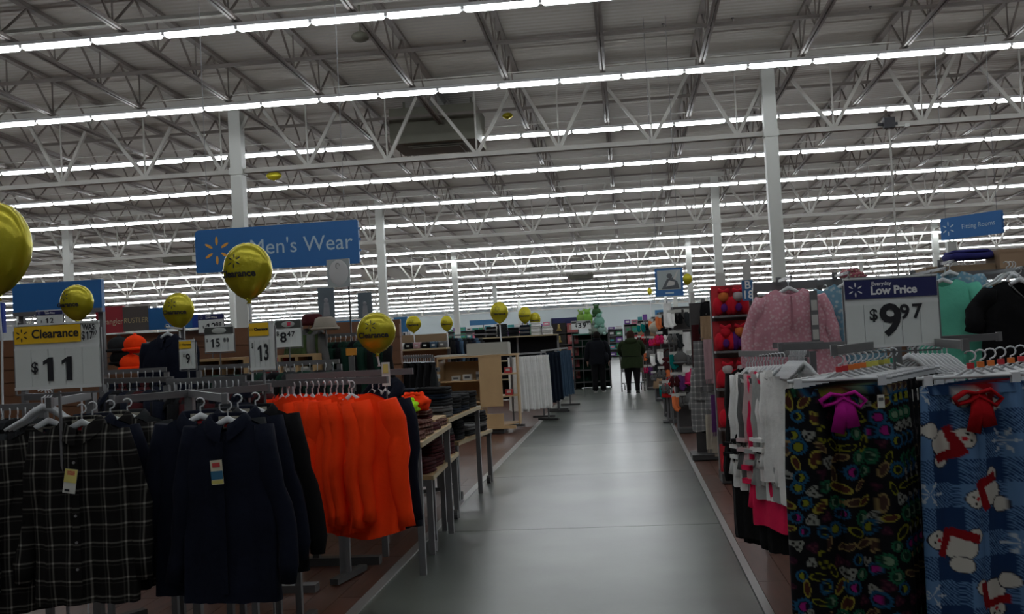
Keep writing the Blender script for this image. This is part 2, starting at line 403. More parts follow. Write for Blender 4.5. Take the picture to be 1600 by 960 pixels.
# girders on the column lines
XC = at(1222, 515, COLY[0]).x; XCL = at(383, 520, COLY[0]).x; BAY = XC-XCL
cols_x = [XCL-2*BAY, XCL-BAY, XCL, XC, XC+BAY, XC+2*BAY]
for gi, Y in enumerate(COLY):
    gz = 5.72 - .0298*(Y-22.3); t = thing('roof_girder', 'open web steel girder on the %s line of columns' % ordn[gi], 'girder', (0, Y, 0))
    xa, xb = max(at(-20, 200, Y).x-2, WX0+.3), min(at(1620, 200, Y).x+3, WX1-.3)
    tz = LZ(Y)+DK-.16
    mb = MB(); mb.bar((xa, -.05, gz), (xb, -.05, gz), .06, .10); mb.bar((xa, .05, gz), (xb, .05, gz), .06, .10); mb.build('bottom_chord', M_TRUSS, t)
    mb = MB(); mb.bar((xa, 0, tz), (xb, 0, tz), .16, .12); mb.build('top_chord', M_TRUSS, t)
    n0 = math.floor((xa-jx0)/JP); n1 = math.ceil((xb-jx0)/JP); wb = MB()
    for i in range(n0, n1+1):
        x = jx0+i*JP; 
        if x-JP < xa or x+JP > xb: continue
        L = []
        xm = x+JP*.5-(JP*.5 if i % 2 else 0)
        if i % 2 == 0: L += [((xm-JP*.62, tz), (xm, gz), .07), ((xm, gz), (xm+JP*.5, tz), .07), ((xm, tz), (xm, gz), .035)]
        else: L += [((x-JP*.0, tz), (x+JP*.45, gz), .07), ((x+JP*.45, gz), (x+JP*.9, tz), .07), ((x+JP*.45, tz), (x+JP*.45, gz), .03)]
        for p, q, s in L:
            if gi == 0: MB().bar((p[0], 0, p[1]), (q[0], 0, q[1]), s).build('web_member', M_TRUSS, t)
            else: wb.bar((p[0], 0, p[1]), (q[0], 0, q[1]), s)
    if wb.v: o = wb.build('web_members', M_TRUSS, t); o['kind'] = 'stuff'
    for ci, X in enumerate(cols_x):
        if X < xa or X > xb: continue
        side = 'left' if X < 0 else 'right'
        if not (2 <= ci <= 3): lab = 'slim white steel column far to the %s on the %s column line' % (side, ordn[gi])
        else: lab = 'white square steel column on the %s of the aisle, %s from the front' % (side, ordn[gi])
        c = thing('steel_column', lab, 'column', (X, Y, 0), 0, 'outer columns %s %d' % (side, gi+1) if ci not in (2, 3) else None)
        MB().box((0, 0, (tz-.1)/2+.02), (.27, .27, tz-.14)).build('shaft', M_WHITE, c)
        MB().box((0, 0, .02), (.42, .42, .035)).build('base_plate', M_GREY, c)
        MB().box((0, 0, gz+.0), (.32, .30, .16)).build('cap_plate', M_WHITE, c)
# duct boxes between the lamps
M_DUCT = mat('duct_olive_grey', (.13, .13, .10), .7, var=.15, vscale=2)
def duct(x0, x1, y0, y1, Y, dep, label):
    p = at(x0, y1, Y); q = at(x1, y0, Y); w_ = q.x-p.x; h = abs(q.z-p.z)
    t = thing('air_diffuser', label, 'diffuser', ((p.x+q.x)/2, Y+dep/2, min(p.z, q.z)))
    MB().box((0, 0, h*.55), (w_, dep, h*.9)).build('duct_box', M_DUCT, t)
    mb = MB()
    for k in range(5): mb.box((0, 0, h*.1 + k*.03 - .06), (w_*(.55+k*.1), dep*(.55+k*.1), .012))
    mb.build('louvre', M_DUCT, t)
    mb = MB().bar((-w_*.4, 0, h), (-w_*.4, 0, LZ(Y)+DK-min(p.z, q.z)), .05); mb.bar((w_*.4, 0, h), (w_*.4, 0, LZ(Y)+DK-min(p.z, q.z)), .05); mb.build('hanger_rods', M_DUCT, t)
duct(610, 742, 160, 232, 23.4, 1.6, 'dark square air diffuser between the ends of the third light row')
duct(255, 300, 400, 412, 42, 1.0, 'small pale air diffuser left of the large hanging sign')
duct(890, 927, 428, 437, 64, 1.4, 'small dark air diffuser far back above the aisle')
duct(668, 742, 158+100, 262+0, 34, 1.0, 'flat air diffuser hung behind the first girder')
p = at(563, 58, 17.2); t = thing('ceiling_dome', 'small dark dome hanging under the roof left of the second bridging bar', 'dome', p)
MB().ball((0, 0, 0), (.16, .16, .09), 14, 8).build('dome', M_DUCT, t, True); MB().bar((0, 0, 0), (0, 0, LZ(17.2)+DK-p.z), .03).build('stem', M_DUCT, t)
for k, x in enumerate((725, 1037, 1146, 1362)):
    X = at(x, 50, 18).x; t = thing('sprinkler_head', '%s sprinkler head from the left on the dark bridging bar' % ['first', 'second', 'third', 'fourth'][k], 'sprinkler', (X, 18, LZ(18)+.23))
    MB().tube([(0, 0, 0), (0, 0, .05)], .012, 8).build('pipe', M_TRUSSD, t); MB().tube([(0, 0, .05), (0, 0, .062)], .03, 10).build('deflector', M_INK, t)
# projector mount and conduit dropping on the right
p = at(1390, 196, 22.1); q = at(1404, 432, 22.1)
t = thing('drop_conduit', 'thin grey vertical conduit with black mount dropping from the roof', 'conduit', (q.x, 22.1, 0))
MB().tube([(0, 0, .01), (0, 0, p.z)], .022, 8).build('pole', M_TRUSS, t)
mb = MB(); mb.box((0, 0, p.z+.05), (.22, .16, .22)); mb.bar((-.2, .1, p.z+.05), (.2, .1, p.z+.05), .05); mb.build('mount', M_INK, t)
p2 = at(1417, 196, 22.1); MB().box((p2.x-q.x, 0, p2.z), (.09, .09, .07)).bar((0, 0, p2.z), (p2.x-q.x, 0, p2.z), .02).build('sensor_box', M_WHITE, t)

# ================================================================== builders for merchandise
def hand_bundle(): pass
def shirt_body_mb(wd, L, d, seed=0, folds=.012, flare=1.06, neck=.075, vneck=.05, n=44, m=20, slope=.30, armhole=.0):
    rnd = random.Random(seed); ph = [rnd.uniform(0, 6.3) for _ in range(6)]; P = []; F = []
    for k in range(m+1):
        t = k/m; hw = wd/2*(1+(flare-1)*t)*(1-.05*math.sin(min(1, t*2)*PI))
        for i in range(n):
            a = 2*PI*i/n; c, s = math.cos(a), math.sin(a)
            c = math.copysign(abs(c)**.8, c); x = hw*c; ax = abs(x)
            zt = -slope*max(0, ax-neck)-.012*(ax/(wd/2))**6*6
            if ax < neck:
                q = math.sqrt(1-(ax/neck)**2); zt -= (vneck if s < 0 else .012)*q; yt = .045*q+.006
            else: yt = .006+.02*(1-(ax/(wd/2)))
            z = zt*(1-t)**1.3 - L*t + (.012*math.sin(x*14+ph[0]) + .02*(1-(x/hw)**2)*-1)*t**2
            g = min(1, t*4)**.6
            y = (yt*(1-g) + d*g*(abs(s)**.75))*(1 if s > 0 else -1) if abs(s) > .01 else 0
            fo = folds*(.25+t)*(math.sin(x*46+ph[1]+2.2*t)*.6+math.sin(x*25+ph[2]-3*t)*.8+.5*math.sin(x*90+ph[3]))
            y += fo*min(1, t*3)*(1 if s >= 0 else 1) + .25*folds*math.sin(t*17+ph[4]+x*9)*min(1, t*3)
            P.append((x, y, z))
    for k in range(m):
        for i in range(n):
            j = (i+1) % n; F.append((k*n+i, (k+1)*n+i, (k+1)*n+j, k*n+j))
    return MB().add(P, F)
def sleeve_mb(sg, wd, L, r0=.075, r1=.05, out=.10, fwd=0, seed=0, slope=.30):
    rnd = random.Random(seed); n = 8; pts = []; rr = []
    for k in range(n+1):
        t = k/n; x = wd/2-.045 + out*math.sin(t*1.4)+.01*math.sin(t*7+seed); z = -slope*(wd/2-.12)-.035 - t*L; y = fwd*t*t + .012*math.sin(t*9+seed)
        r = r0*(1-t)+r1*t + .006*math.sin(t*21+seed); pts.append((sg*x, y, z+ (.0 if k else .03))); rr.append((r*(.75 if k else .5), r*.62))
    return MB().tube(pts, rr, 12, cap=True)
def collar_mb(rx=.07, ry=.045, h=.035, z=-.03):
    P = []; F = []; n = 24
    prof = [(0, -.01), (.002, h*.9), (.010, h), (.028, h*.35), (.034, -.012)]
    for k, (dr, dz) in enumerate(prof):
        for i in range(n):
            a = 2*PI*i/n; s = math.sin(a); front = max(0, -s)
            drop = -.035*front**2*(1+k*.25)
            P.append(((rx+dr)*math.cos(a), (ry+dr)*s, z+dz+drop+.02))
    for k in range(len(prof)-1):
        for i in range(n):
            if i == 18: continue
            j = (i+1) % n; F.append((k*n+i, k*n+j, (k+1)*n+j, (k+1)*n+i))
    return MB().add(P, F)
def make_shirt(name, label, cat, m, wd=.44, L=.72, d=.07, sl=.58, seed=0, collar=True, flare=1.06, folds=.012, out=.09, r0=.075, r1=.05, vneck=.05, tagm=None, buttons=False, hood=False, neckm=None, slope=.30):
    t = thing(name, label, cat)
    shirt_body_mb(wd, L, d, seed, folds, flare, vneck=vneck, slope=slope).build('body', m, t, True)
    if sl:
        for sg in (-1, 1): sleeve_mb(sg, wd, sl, r0, r1, out, -.02, seed+sg, slope).build('sleeve', m, t, True)
    if collar: collar_mb().build('collar', m, t, True)
    if hood:
        MB().tube([(-.08, .0, -.03), (-.06, .05, .03), (0, .07, .05), (.06, .05, .03), (.08, .0, -.03), (.05, -.05, -.06), (0, -.065, -.09), (-.05, -.05, -.06), (-.08, 0, -.03)], .035, 10).build('hood', m, t, True)
    if neckm: MB().box((0, .018, -.015), (.10, .004, .05)).build('neck_lining', neckm, t); MB().box((0, .010, -.022), (.045, .004, .022)).build('neck_label', mat('red_label', (.5, .02, .03), .6), t)
    if buttons:
        for k in range(6): MB().tube([(0, -d-.014, -.10-k*.095), (0, -d-.020, -.10-k*.095)], .006, 8).build('button', mat('dark_button', (.02, .02, .025), .4), t)
    return t
def make_pants(name, label, m, wd=.40, L=1.05, d=.05, seed=0, fine=False, printf=None, string=None):
    t = thing(name, label, 'pants'); rnd = random.Random(seed)
    for sg in (-1, 1):
        n, mm = (150, 210) if fine else (28, 22); ph = [rnd.uniform(0, 6.3) for _ in range(4)]; P = []; F = []
        for k in range(mm+1):
            q = k/mm; hw = (wd/4+.012)*(1+.14*min(1, q*3)); cx = sg*(wd/4-.002)*(1+.10*q)
            for i in range(n):
                a = 2*PI*i/n; c, s = math.cos(a), math.sin(a); x = cx+hw*math.copysign(abs(c)**.7, c)
                g = .35+.65*min(1, q*5); y = d*g*math.copysign(abs(s)**.8, s) + .020*min(1, q*4+.25)*(math.sin(x*48+ph[0]+q)*.6+math.sin(x*26+ph[1]+q*2))
                y += .004*math.sin(x*160+ph[2])*max(0, 1-q*9)
                P.append((x, y, -L*q+.004*math.sin(x*30+ph[3])*q))
        for k in range(mm):
            for i in range(n):
                j = (i+1) % n; F.append((k*n+i, (k+1)*n+i, (k+1)*n+j, k*n+j))
        o = MB().add(P, F).build('trouser_leg', m, t, True)
        if printf is not None:
            arr = np.array(P); col = printf(arr[:, 0]+arr[:, 1]*.3, arr[:, 2]); ca = o.data.color_attributes.new('print', 'FLOAT_COLOR', 'POINT')
            ca.data.foreach_set('color', np.concatenate([col, np.ones((len(P), 1))], 1).astype(np.float32).ravel())
    wb = MB(); n = 40; P = []; F = []
    for z in (0.0, -.035):
        for i in range(n):
            a = 2*PI*i/n; P.append(((wd/2+.008)*math.copysign(abs(math.cos(a))**.6, math.cos(a)), (d*.4+.008)*math.sin(a)+.003*math.sin(i*2.5), z+.004))
    for i in range(n): j = (i+1) % n; F.append((i, i+n, j+n, j))
    o = wb.add(P, F).build('waistband', m, t, True)
    if printf is not None:
        arr = np.array(P); col = printf(arr[:, 0], arr[:, 2]); ca = o.data.color_attributes.new('print', 'FLOAT_COLOR', 'POINT')
        ca.data.foreach_set('color', np.concatenate([col, np.ones((len(P), 1))], 1).astype(np.float32).ravel())
    if string:
        b = MB(); y = -d*.5-.025
        b.tube([(0, y, -.03), (-.045, y-.012, -.02), (-.085, y-.012, -.045), (-.075, y-.012, -.065), (-.03, y-.01, -.055), (0, y-.005, -.035)], [(.022, .008)]*6, 8)
        b.tube([(0, y, -.03), (.045, y-.012, -.015), (.085, y-.012, -.05), (.06, y-.012, -.075), (.03, y-.01, -.055), (0, y-.005, -.035)], [(.022, .008)]*6, 8)
        b.tube([(0, y-.01, -.03), (-.01, y-.03, -.09), (-.03, y-.03, -.17)], [(.026, .006)]*3, 8); b.tube([(0, y-.01, -.03), (.02, y-.03, -.09), (.03, y-.03, -.15)], [(.026, .006)]*3, 8)
        b.build('drawstring_bow', string, t, True)
    return t
# hangers
def hook_pts(z0, r=.02):
    return [(0, 0, z0), (0, 0, z0+.025)] + [(-r*math.cos(a)*1+ (0)+r*0, 0, z0+.04+r*1+r*math.sin(a)) if False else (r*math.sin(a), 0, z0+.04+r-r*math.cos(a)) for a in [PI*k/6 for k in range(1, 9)]]
def make_hanger(name='coat_hanger', clip=False, tabc=None, wd=.33):
    t = thing(name, 'proto', 'hanger')
    mb = MB()
    if clip:
        mb.tube([(-wd/2, 0, .012), (wd/2, 0, .012)], [(.010, .007)]*2, 8); mb.tube([(-.05, 0, .014), (0, 0, .045), (.05, 0, .014)], .006, 6); z0 = .04
        mb.build('hanger_bar', M_PLAS, t, True)
        for s in (-1, 1): MB().box((s*(wd/2-.035), 0, -.004), (.028, .022, .05)).build('clip', M_PLAS, t)
    else:
        mb.tube([(-wd/2, 0, -.075), (-wd/4, 0, -.038), (-.05, 0, -.012), (0, 0, .012), (.05, 0, -.012), (wd/4, 0, -.038), (wd/2, 0, -.075)], [(.004, .006), (.008, .010), (.007, .012), (.007, .016), (.007, .012), (.008, .010), (.004, .006)], 8)
        mb.build('hanger_arms', M_PLAS, t, True); z0 = .02
    r = .019
    pts = [(0, 0, z0), (0, 0, z0+.02)] + [(-r*math.sin(a)*0 + r*math.sin(a), 0, z0+.03+r-r*math.cos(a)) for a in [PI*k/6 for k in range(0, 9)]]
    MB().tube(pts, .0035, 6).build('hook', M_PLAS, t, True)
    if tabc: MB().box((0, 0, z0+.012), (.022, .014, .022)).build('size_tab', tabc, t)
    return t
# generic copier with automatic grouping of equal labels
PROTO_USED = set()
def put(proto, loc, rz, label, group=None, sc=None, mats=None):
    if proto.name not in PROTO_USED:
        PROTO_USED.add(proto.name); o = proto; o.location = loc; o.rotation_euler = (0, 0, rz)
        if sc is not None: o.scale = sc if hasattr(sc, '__len__') else (sc, sc, sc)
        o['label'] = label
        if 'group' in o.keys(): del o['group']
        if group: o['group'] = group
        if mats:
            for ch in o.children:
                k = ch.name.split('.')[0]
                if k in mats: ch.material_slots[0].link = 'OBJECT'; ch.material_slots[0].material = mats[k]
        return o
    o = dup(proto, loc, rz, label, group, sc if sc is not None else 1, mats)
    if not group and 'group' in o.keys(): del o['group']
    return o
def M1(m, *names): return {n: m for n in names}

# ---- price signs on stems
def price_sign(name, label, cx, cy, Y, wpx, hpx, header, digits, rz=0, stem=.0, kind='clear', foot=None):
    c = at(cx, cy, Y); k = Y/FPX*1.01; W, H = wpx*k, hpx*k
    t = thing(name, label, 'sign', (c.x, c.y, c.z-H/2-stem), rz); z = stem
    mb = MB().box((0, 0, z+H/2), (W, .006, H)); mb.box((0, -.004, z+H*.62), (W, .006, .008)); mb.box((0, -.004, z+.006), (W*1.01, .010, .012)); mb.box((0, -.004, z+H-.004), (W*1.01, .010, .008))
    mb.build('holder', M_HOLD, t)
    hm = {'clear': M_YEL, 'low': M_NAVYP, 'photo': mat('dark_photo_header', (.05, .055, .05), .5)}[kind]
    hw = W*(.78 if kind == 'clear' else .985); hx = -W/2+hw/2+W*.008
    MB().box((hx, -.006, z+H*.83), (hw, .004, H*.265)).build('header_card', hm, t)
    b = MB(); ink = M_INK if kind == 'clear' else M_WINK
    if kind != 'photo':
        spark(b, hx-hw*.385, -.0095, z+H*.83, min(H*.105, hw*.10))
        if kind == 'clear': add_text(b, 'Clearance', min(H*.19, hw*.175), hx+hw*.12, -.0095, z+H*.835, .005*H)
        else: add_text(b, 'Low Price', H*.155, hx+hw*.03, -.0095, z+H*.80, .006*H); add_text(b, 'Everyday', H*.075, hx-hw*.10, -.0095, z+H*.90, .002*H)
        b.build('header_lettering', ink, t)
    else:
        MB().ball((0, -.006, z+H*.83), (W*.28, .006, H*.12)).build('oval_badge', mat('badge_grey', (.4, .42, .4), .5), t)
        if header: b = MB(); b.prism([(-.02*W, z+H*.75), (.10*W, z+H*.78), (.12*W, z+H*.9), (-.03*W, z+H*.9)], -.016, -.013); b.build('red_emblem', mat('red_emblem_ink', (.6, .03, .08), .5), t)
    if header and kind == 'clear':
        b = MB(); add_text(b, 'WAS:', H*.12, W*.395, -.0095, z+H*.905, .001, .75); digits_row(b, '$17', H*.17, W*.37, -.0095, z+H*.78, .62); digits_row(b, '97', H*.09, W*.46, -.0095, z+H*.81, .7); b.build('was_lettering', M_INK, t)
    cards = MB(); nc = 5
    for i in range(nc): cards.box((-W/2+W*(i+.5)/nc, -.0055, z+H*.325), (W/nc-.002, .002, H*.6))
    cards.build('number_cards', M_CARD, t)
    b = MB()
    for s, size, dx, dz, sq in digits: digits_row(b, s, H*size, W*dx, -.0095, z+H*dz, sq)
    b.build('price_lettering', M_INK, t)
    mb = MB()
    if stem: mb.bar((-W*.5-.004, .004, 0), (-W*.5-.004, .004, z+H*.9), .007); mb.bar((W*.5+.004, .004, 0), (W*.5+.004, .004, z+H*.9), .007); mb.bar((-W*.5, .004, 0), (W*.5, .004, 0), .007)
    if foot: mb.bar((0, .006, -(c.z-H/2-stem)+.002), (0, .006, .01), .010)
    for s in (-1, 1): mb.tube([(s*W*.44, -.006, z+H*.97), (s*W*.44, -.008, z+H*1.03), (s*W*.44, .006, z+H*1.03)], .003, 6)
    mb.build('stem_clips', M_GREY, t)
    return t

# ================================================================== LEFT SIDE
FA = fabric
M_NAVY = FA('navy_cotton', (.005, .007, .016)); M_BLK = FA('black_cotton', (.006, .006, .007)); M_CHAR = FA('charcoal_knit', (.02, .022, .024))
M_ORG = FA('safety_orange_fleece', (1.0, .055, .006), .06); M_PLAIDK = plaid_mat('black_white_plaid', (.010, .009, .009), (.26, .25, .22), .075, .0055)
M_MAROON = FA('maroon_fleece', (.05, .008, .01)); M_DKGRN = FA('dark_green_fleece', (.008, .03, .02))
M_GRYF = FA('grey_marl', (.12, .12, .12)); M_WHTF = FA('white_cotton', (.78, .78, .76)); M_DENIM = FA('blue_denim', (.05, .09, .14)); M_DDEN = FA('dark_denim', (.008, .014, .025))
HANG = make_hanger(); HANGC = {}
for nm, c in (('red', (.6, .03, .04)), ('orange', (.8, .2, .03)), ('yellow', (.65, .6, .1)), ('green', (.03, .3, .2)), ('pink', (.7, .15, .2))):
    HANGC[nm] = make_hanger('clip_hanger', True, mat('%s_size_tab' % nm, c, .5), .36)

def arm_rack(name, label, post, arms, base_r=.35, feet=True, zbot=0):
    """post (x,y,z top); arms list of (start, end) points; all world"""
    t = thing(name, label, 'rack', (post[0], post[1], 0))
    MB().box((0, 0, post[2]/2+.03), (.04, .04, post[2]-.06)).build('post', M_GREY, t)
    for k, (a, b) in enumerate(arms):
        a = Vector(a)-Vector((post[0], post[1], 0)); b = Vector(b)-Vector((post[0], post[1], 0)); a2 = a.copy()
        mb = MB().bar(a, b, .018, .034); mb.box(b, (.024, .024, .044)); mb.build('arm', M_GREY, t)
    for ang in (0, PI/2):
        MB().box((0, 0, .04), (base_r*2, .06, .03), ang).build('foot', M_DGREY, t)
    for q in ((base_r-.03, 0), (-base_r+.03, 0), (0, base_r-.03), (0, -base_r+.03)):
        MB().tube([(q[0]-.01, q[1], .024), (q[0]+.01, q[1], .024)], .024, 10).build('caster', M_DGREY, t)
    return t
def along(a, b, k, n): a = Vector(a); b = Vector(b); return a + (b-a)*(k/max(1, n-1))

# --- rack 1: plaid shirts
p1 = at(142, 612, 4.75); e1 = at(78, 627, 4.12)
arm_rack('garment_rack', 'grey metal rack carrying the black plaid shirt', (p1.x, p1.y, p1.z), [((p1.x, p1.y, p1.z-.02), (e1.x, e1.y, p1.z-.02)), ((p1.x, p1.y, p1.z-.02), (p1.x-.5, p1.y+.25, p1.z-.02))])
zr = p1.z-.02
plaid = make_shirt('plaid_shirt', 'x', 'shirt', M_PLAIDK, .43, .74, .07, .60, seed=3, neckm=mat('beige_lining', (.35, .33, .27), .8), out=.085, folds=.016, r0=.08)
q = at(128, 660, 4.12)
def hangz(z): return z - .085       # neck point under a rail at z
# collar base + front placket with chest tags
M_PTAG = mat('yellow_tag', (.62, .55, .16), .6); M_RTAG = mat('red_tag', (.5, .05, .05), .6); M_BTAG = mat('blue_tag', (.03, .14, .25), .6); M_LTAG = mat('cream_tag', (.62, .58, .42), .6)
def hang_tag(par, x, y, z, kind, ang=0):
    A = Matrix.Rotation(ang, 3, 'Y')
    def bx(mb, cx, cz, w_, h): mb.box(Vector((x, y, z)) + A @ Vector((cx, 0, cz)), (w_, .003, h), 0, A); return mb
    bx(MB(), 0, 0, .052, .10).build('price_tag', M_TAG if kind == 1 else M_LTAG, par)
    o = [c for c in par.children if c.name.startswith('price_tag')][-1]
    def sub(cx, cz, w_, h, m, nm):
        mb = MB(); mb.box(Vector((x, y-.0025, z)) + A @ Vector((cx, 0, cz)), (w_, .001, h), 0, A); mb.build(nm, m, o)
    if kind == 1: sub(0, .022, .052, .056, M_PTAG, 'yellow_band'); sub(.0, .034, .032, .018, M_RTAG, 'red_emblem'); sub(-.008, -.038, .02, .009, M_INK, 'barcode')
    else: sub(0, .03, .034, .018, M_RTAG, 'red_emblem'); sub(0, -.012, .052, .034, M_BTAG, 'blue_band'); sub(0, -.04, .052, .014, M_PTAG, 'yellow_band')
hang_tag(plaid, -.015, -.098, -.235, 1, .17)
MB().box((0, -.089, -.42), (.03, .006, .60)).build('button_placket', M_PLAIDK, plaid)
for k in range(5): MB().tube([(0, -.092, -.16-k*.11), (0, -.097, -.16-k*.11)], .006, 8).build('button', mat('pale_button', (.2, .2, .2), .4), plaid)
put(plaid, (q.x, 4.12, q.z), .10, 'black and white plaid shirt facing the camera with a yellow hang tag')
put(HANG, (q.x, 4.12, q.z-.012), .10, 'white hanger holding the tagged black plaid shirt')
pl2 = dup(plaid, (q.x-.21, 4.22, q.z-.03), .85, 'black plaid shirt half cut off by the left edge behind the tagged one')
dup(HANG, (q.x-.21, 4.22, q.z-.005), .85, 'white hanger of the plaid shirt at the left edge')
for k in range(3):
    g = (M_NAVY, M_PLAIDK, M_CHAR)[k]
    s = dup(plaid, (q.x-.05+k*.035, 4.30+k*.09, q.z), .25, ['navy shirt directly behind the tagged plaid shirt', 'second plaid shirt hidden behind the navy one', 'charcoal shirt at the back of the plaid shirt arm'][k], mats=M1(g, 'body', 'sleeve', 'collar', 'button_placket'))
    for ch in list(s.children):
        if ch.name.startswith('price_tag'):
            for c2 in list(ch.children): bpy.data.objects.remove(c2)
            bpy.data.objects.remove(ch)
    dup(HANG, (q.x-.05+k*.035, 4.30+k*.09, q.z-.012), .25+.1*k, ['white hanger just behind the tagged plaid shirt', 'white hanger third on the plaid shirt arm', 'white hanger at the back of the plaid shirt arm'][k])
# bunched white hangers on the arm end left
for k in range(3):
    qq = at(66+k*5, 640, 4.2+.03*k); dup(HANG, (qq.x, qq.y, qq.z+.0), 1.0+k*.05, ['empty white hanger furthest left on the plaid shirt rack', 'empty white hanger in the middle of three on the plaid shirt rack', 'empty white hanger rightmost of three on the plaid shirt rack'][k])

# --- rack 2: navy shirts
p2 = at(296, 612, 4.9); zr2 = at(300, 620, 4.5).z
e2 = at(352, 622, 4.15)
arm_rack('garment_rack', 'grey metal rack carrying the navy work shirts', (p2.x, p2.y, zr2+.02), [((p2.x, p2.y, zr2), (e2.x, e2.y, zr2)), ((p2.x, p2.y, zr2), (p2.x-.22, 4.55, zr2)), ((p2.x, p2.y, zr2), (p2.x+.3, p2.y+.3, zr2))])
navy = make_shirt('work_shirt', 'x', 'shirt', M_NAVY, .40, .74, .07, .62, seed=8, neckm=mat('beige_lining', (.35, .33, .27), .8), out=.10, folds=.012, r0=.075, buttons=False)
hang_tag(navy, -.01, -.096, -.21, 2, -.06)
MB().box((0, -.087, -.40), (.03, .006, .62)).build('button_placket', M_NAVY, navy)
q = at(356, 655, 4.15)
put(navy, (q.x, 4.15, q.z), -.08, 'navy blue work shirt facing the camera with a red and blue hang tag')
dup(HANG, (q.x, 4.15, q.z-.012), -.08, 'white hanger holding the tagged navy shirt')
for k in range(4):
    qq = at(300+k*10-[0,2,4,3][k], 655, 4.55+.09*k)
    s = dup(navy, (q.x-.17+k*.045, 4.27+k*.1, q.z+.01), .1+.08*k, ['navy shirt showing left of the tagged navy shirt', 'dark shirt second behind the tagged navy shirt', 'dark shirt third behind the tagged navy shirt', 'dark shirt last on the navy shirt arm'][k], mats=M1((M_NAVY, M_CHAR, M_NAVY, M_BLK)[k], 'body', 'sleeve', 'collar', 'button_placket'))
    for ch in list(s.children):
        if ch.name.startswith('price_tag'):
            for c2 in list(ch.children): bpy.data.objects.remove(c2)
            bpy.data.objects.remove(ch)
    dup(HANG, (q.x-.17+k*.045, 4.27+k*.1, q.z+.0), .1+.08*k, ['white hanger left of the tagged navy shirt', 'white hanger second behind the tagged navy shirt', 'white hanger third behind the tagged navy shirt', 'white hanger last on the navy shirt arm'][k])

# --- rack 3: orange sweatshirts on a long rail
ra = at(412, 601, 5.4); rb = at(562, 590, 5.1); zr3 = ra.z
rail = thing('garment_rail', 'long grey rail rack carrying the orange sweatshirts', 'rack', ((ra.x+rb.x)/2, 5.35, 0))
o3 = Vector(((ra.x+rb.x)/2, 5.35, 0))
A = Vector((ra.x-.35, 5.55, zr3))-o3; B = Vector((rb.x+.12, 5.2, zr3))-o3
MB().bar(A, B, .018, .036).build('rail', M_GREY, rail)
MB().box((A.x+.05, A.y, (zr3+.0)/2), (.035, .035, zr3-.03)).build('post', M_GREY, rail); MB().box((A.x, A.y, .035), (.5, .05, .03)).build('foot', M_DGREY, rail)
sw = make_shirt('orange_sweatshirt', 'x', 'sweatshirt', M_ORG, .46, .70, .055, .60, seed=5, collar=False, flare=1.02, folds=.012, out=.07, r0=.085, r1=.05, vneck=.035)
MB().tube([(.065*math.cos(a), .05*math.sin(a)-.0, -.028-.028*max(0, -math.sin(a))) for a in [2*PI*k/20 for k in range(21)]], .010, 8).build('neck_rib', M_ORG, sw, True)
NO = 13
for k in range(NO):
    u = k/(NO-1); y = 5.42-.26*u; x = at(440+(554-440)*u, 600, y).x; zz = zr3-.062+.010*math.sin(k*2.3)
    rz = -.95+.12*math.sin(k*1.7)+ (0 if k < NO-1 else .55)
    lab = 'orange sweatshirt at the %s' % 'right front of the orange row, its whole front showing' if k == NO-1 else '%s safety orange sweatshirt from the left on the orange rail' % ['first', 'second', 'third', 'fourth', 'fifth', 'sixth', 'seventh', 'eighth', 'ninth', 'tenth', 'eleventh', 'twelfth'][k]
    s = put(sw, (x, y-(.06 if k == NO-1 else 0), zz), rz, lab, 'orange sweatshirts on the long rail' if False else None, (1.12 if k == NO-1 else 1, 1, 1-.03*(k % 3)))
    put(HANG, (x, y-(.06 if k == NO-1 else 0), zr3-.082), rz, lab.replace('orange sweatshirt', 'white hanger', 1).replace('safety white', 'white') if k == NO-1 else '%s white hanger from the left on the orange sweatshirt rail' % ['first', 'second', 'third', 'fourth', 'fifth', 'sixth', 'seventh', 'eighth', 'ninth', 'tenth', 'eleventh', 'twelfth'][k])
# chest mark on the front one
for c in scn.collection.objects:
    if c.get('label', '').startswith('orange sweatshirt at the right front'):
        MB().box((.035, -.075, -.21), (.02, .004, .012)).build('chest_emblem', mat('brown_emblem', (.12, .02, .01), .7), c)
# navy hoodies behind
nh = make_shirt('navy_hoodie', 'x', 'sweatshirt', M_NAVY, .44, .72, .07, .62, seed=11, collar=False, hood=True, out=.08, r0=.085)
for k in range(3):
    q = at(582+k*10, 603, 5.75-.05*k)
    put(nh, (q.x, q.y, q.z-.04), -.75, ['navy hoodie nearest behind the orange sweatshirts', 'middle navy hoodie behind the orange sweatshirts', 'navy hoodie furthest right behind the orange sweatshirts'][k])
    put(HANG, (q.x, q.y, q.z-.04), -.75, ['white hanger of the nearest navy hoodie behind the orange row', 'white hanger of the middle navy hoodie behind the orange row', 'white hanger of the rightmost navy hoodie behind the orange row'][k])
q = at(602, 592, 5.72); t = thing('garment_rail', 'grey rail holding the navy hoodies behind the orange row', 'rack', (q.x, 5.78, 0))
MB().bar((-.60, .0, q.z+.035), (.16, -.05, q.z+.035), .018, .034).build('rail', M_GREY, t)
MB().box((-.58, .0, (q.z+.02)/2), (.035, .035, q.z)).build('post', M_GREY, t); MB().box((-.58, 0, .03), (.05, .5, .03)).build('foot', M_DGREY, t)
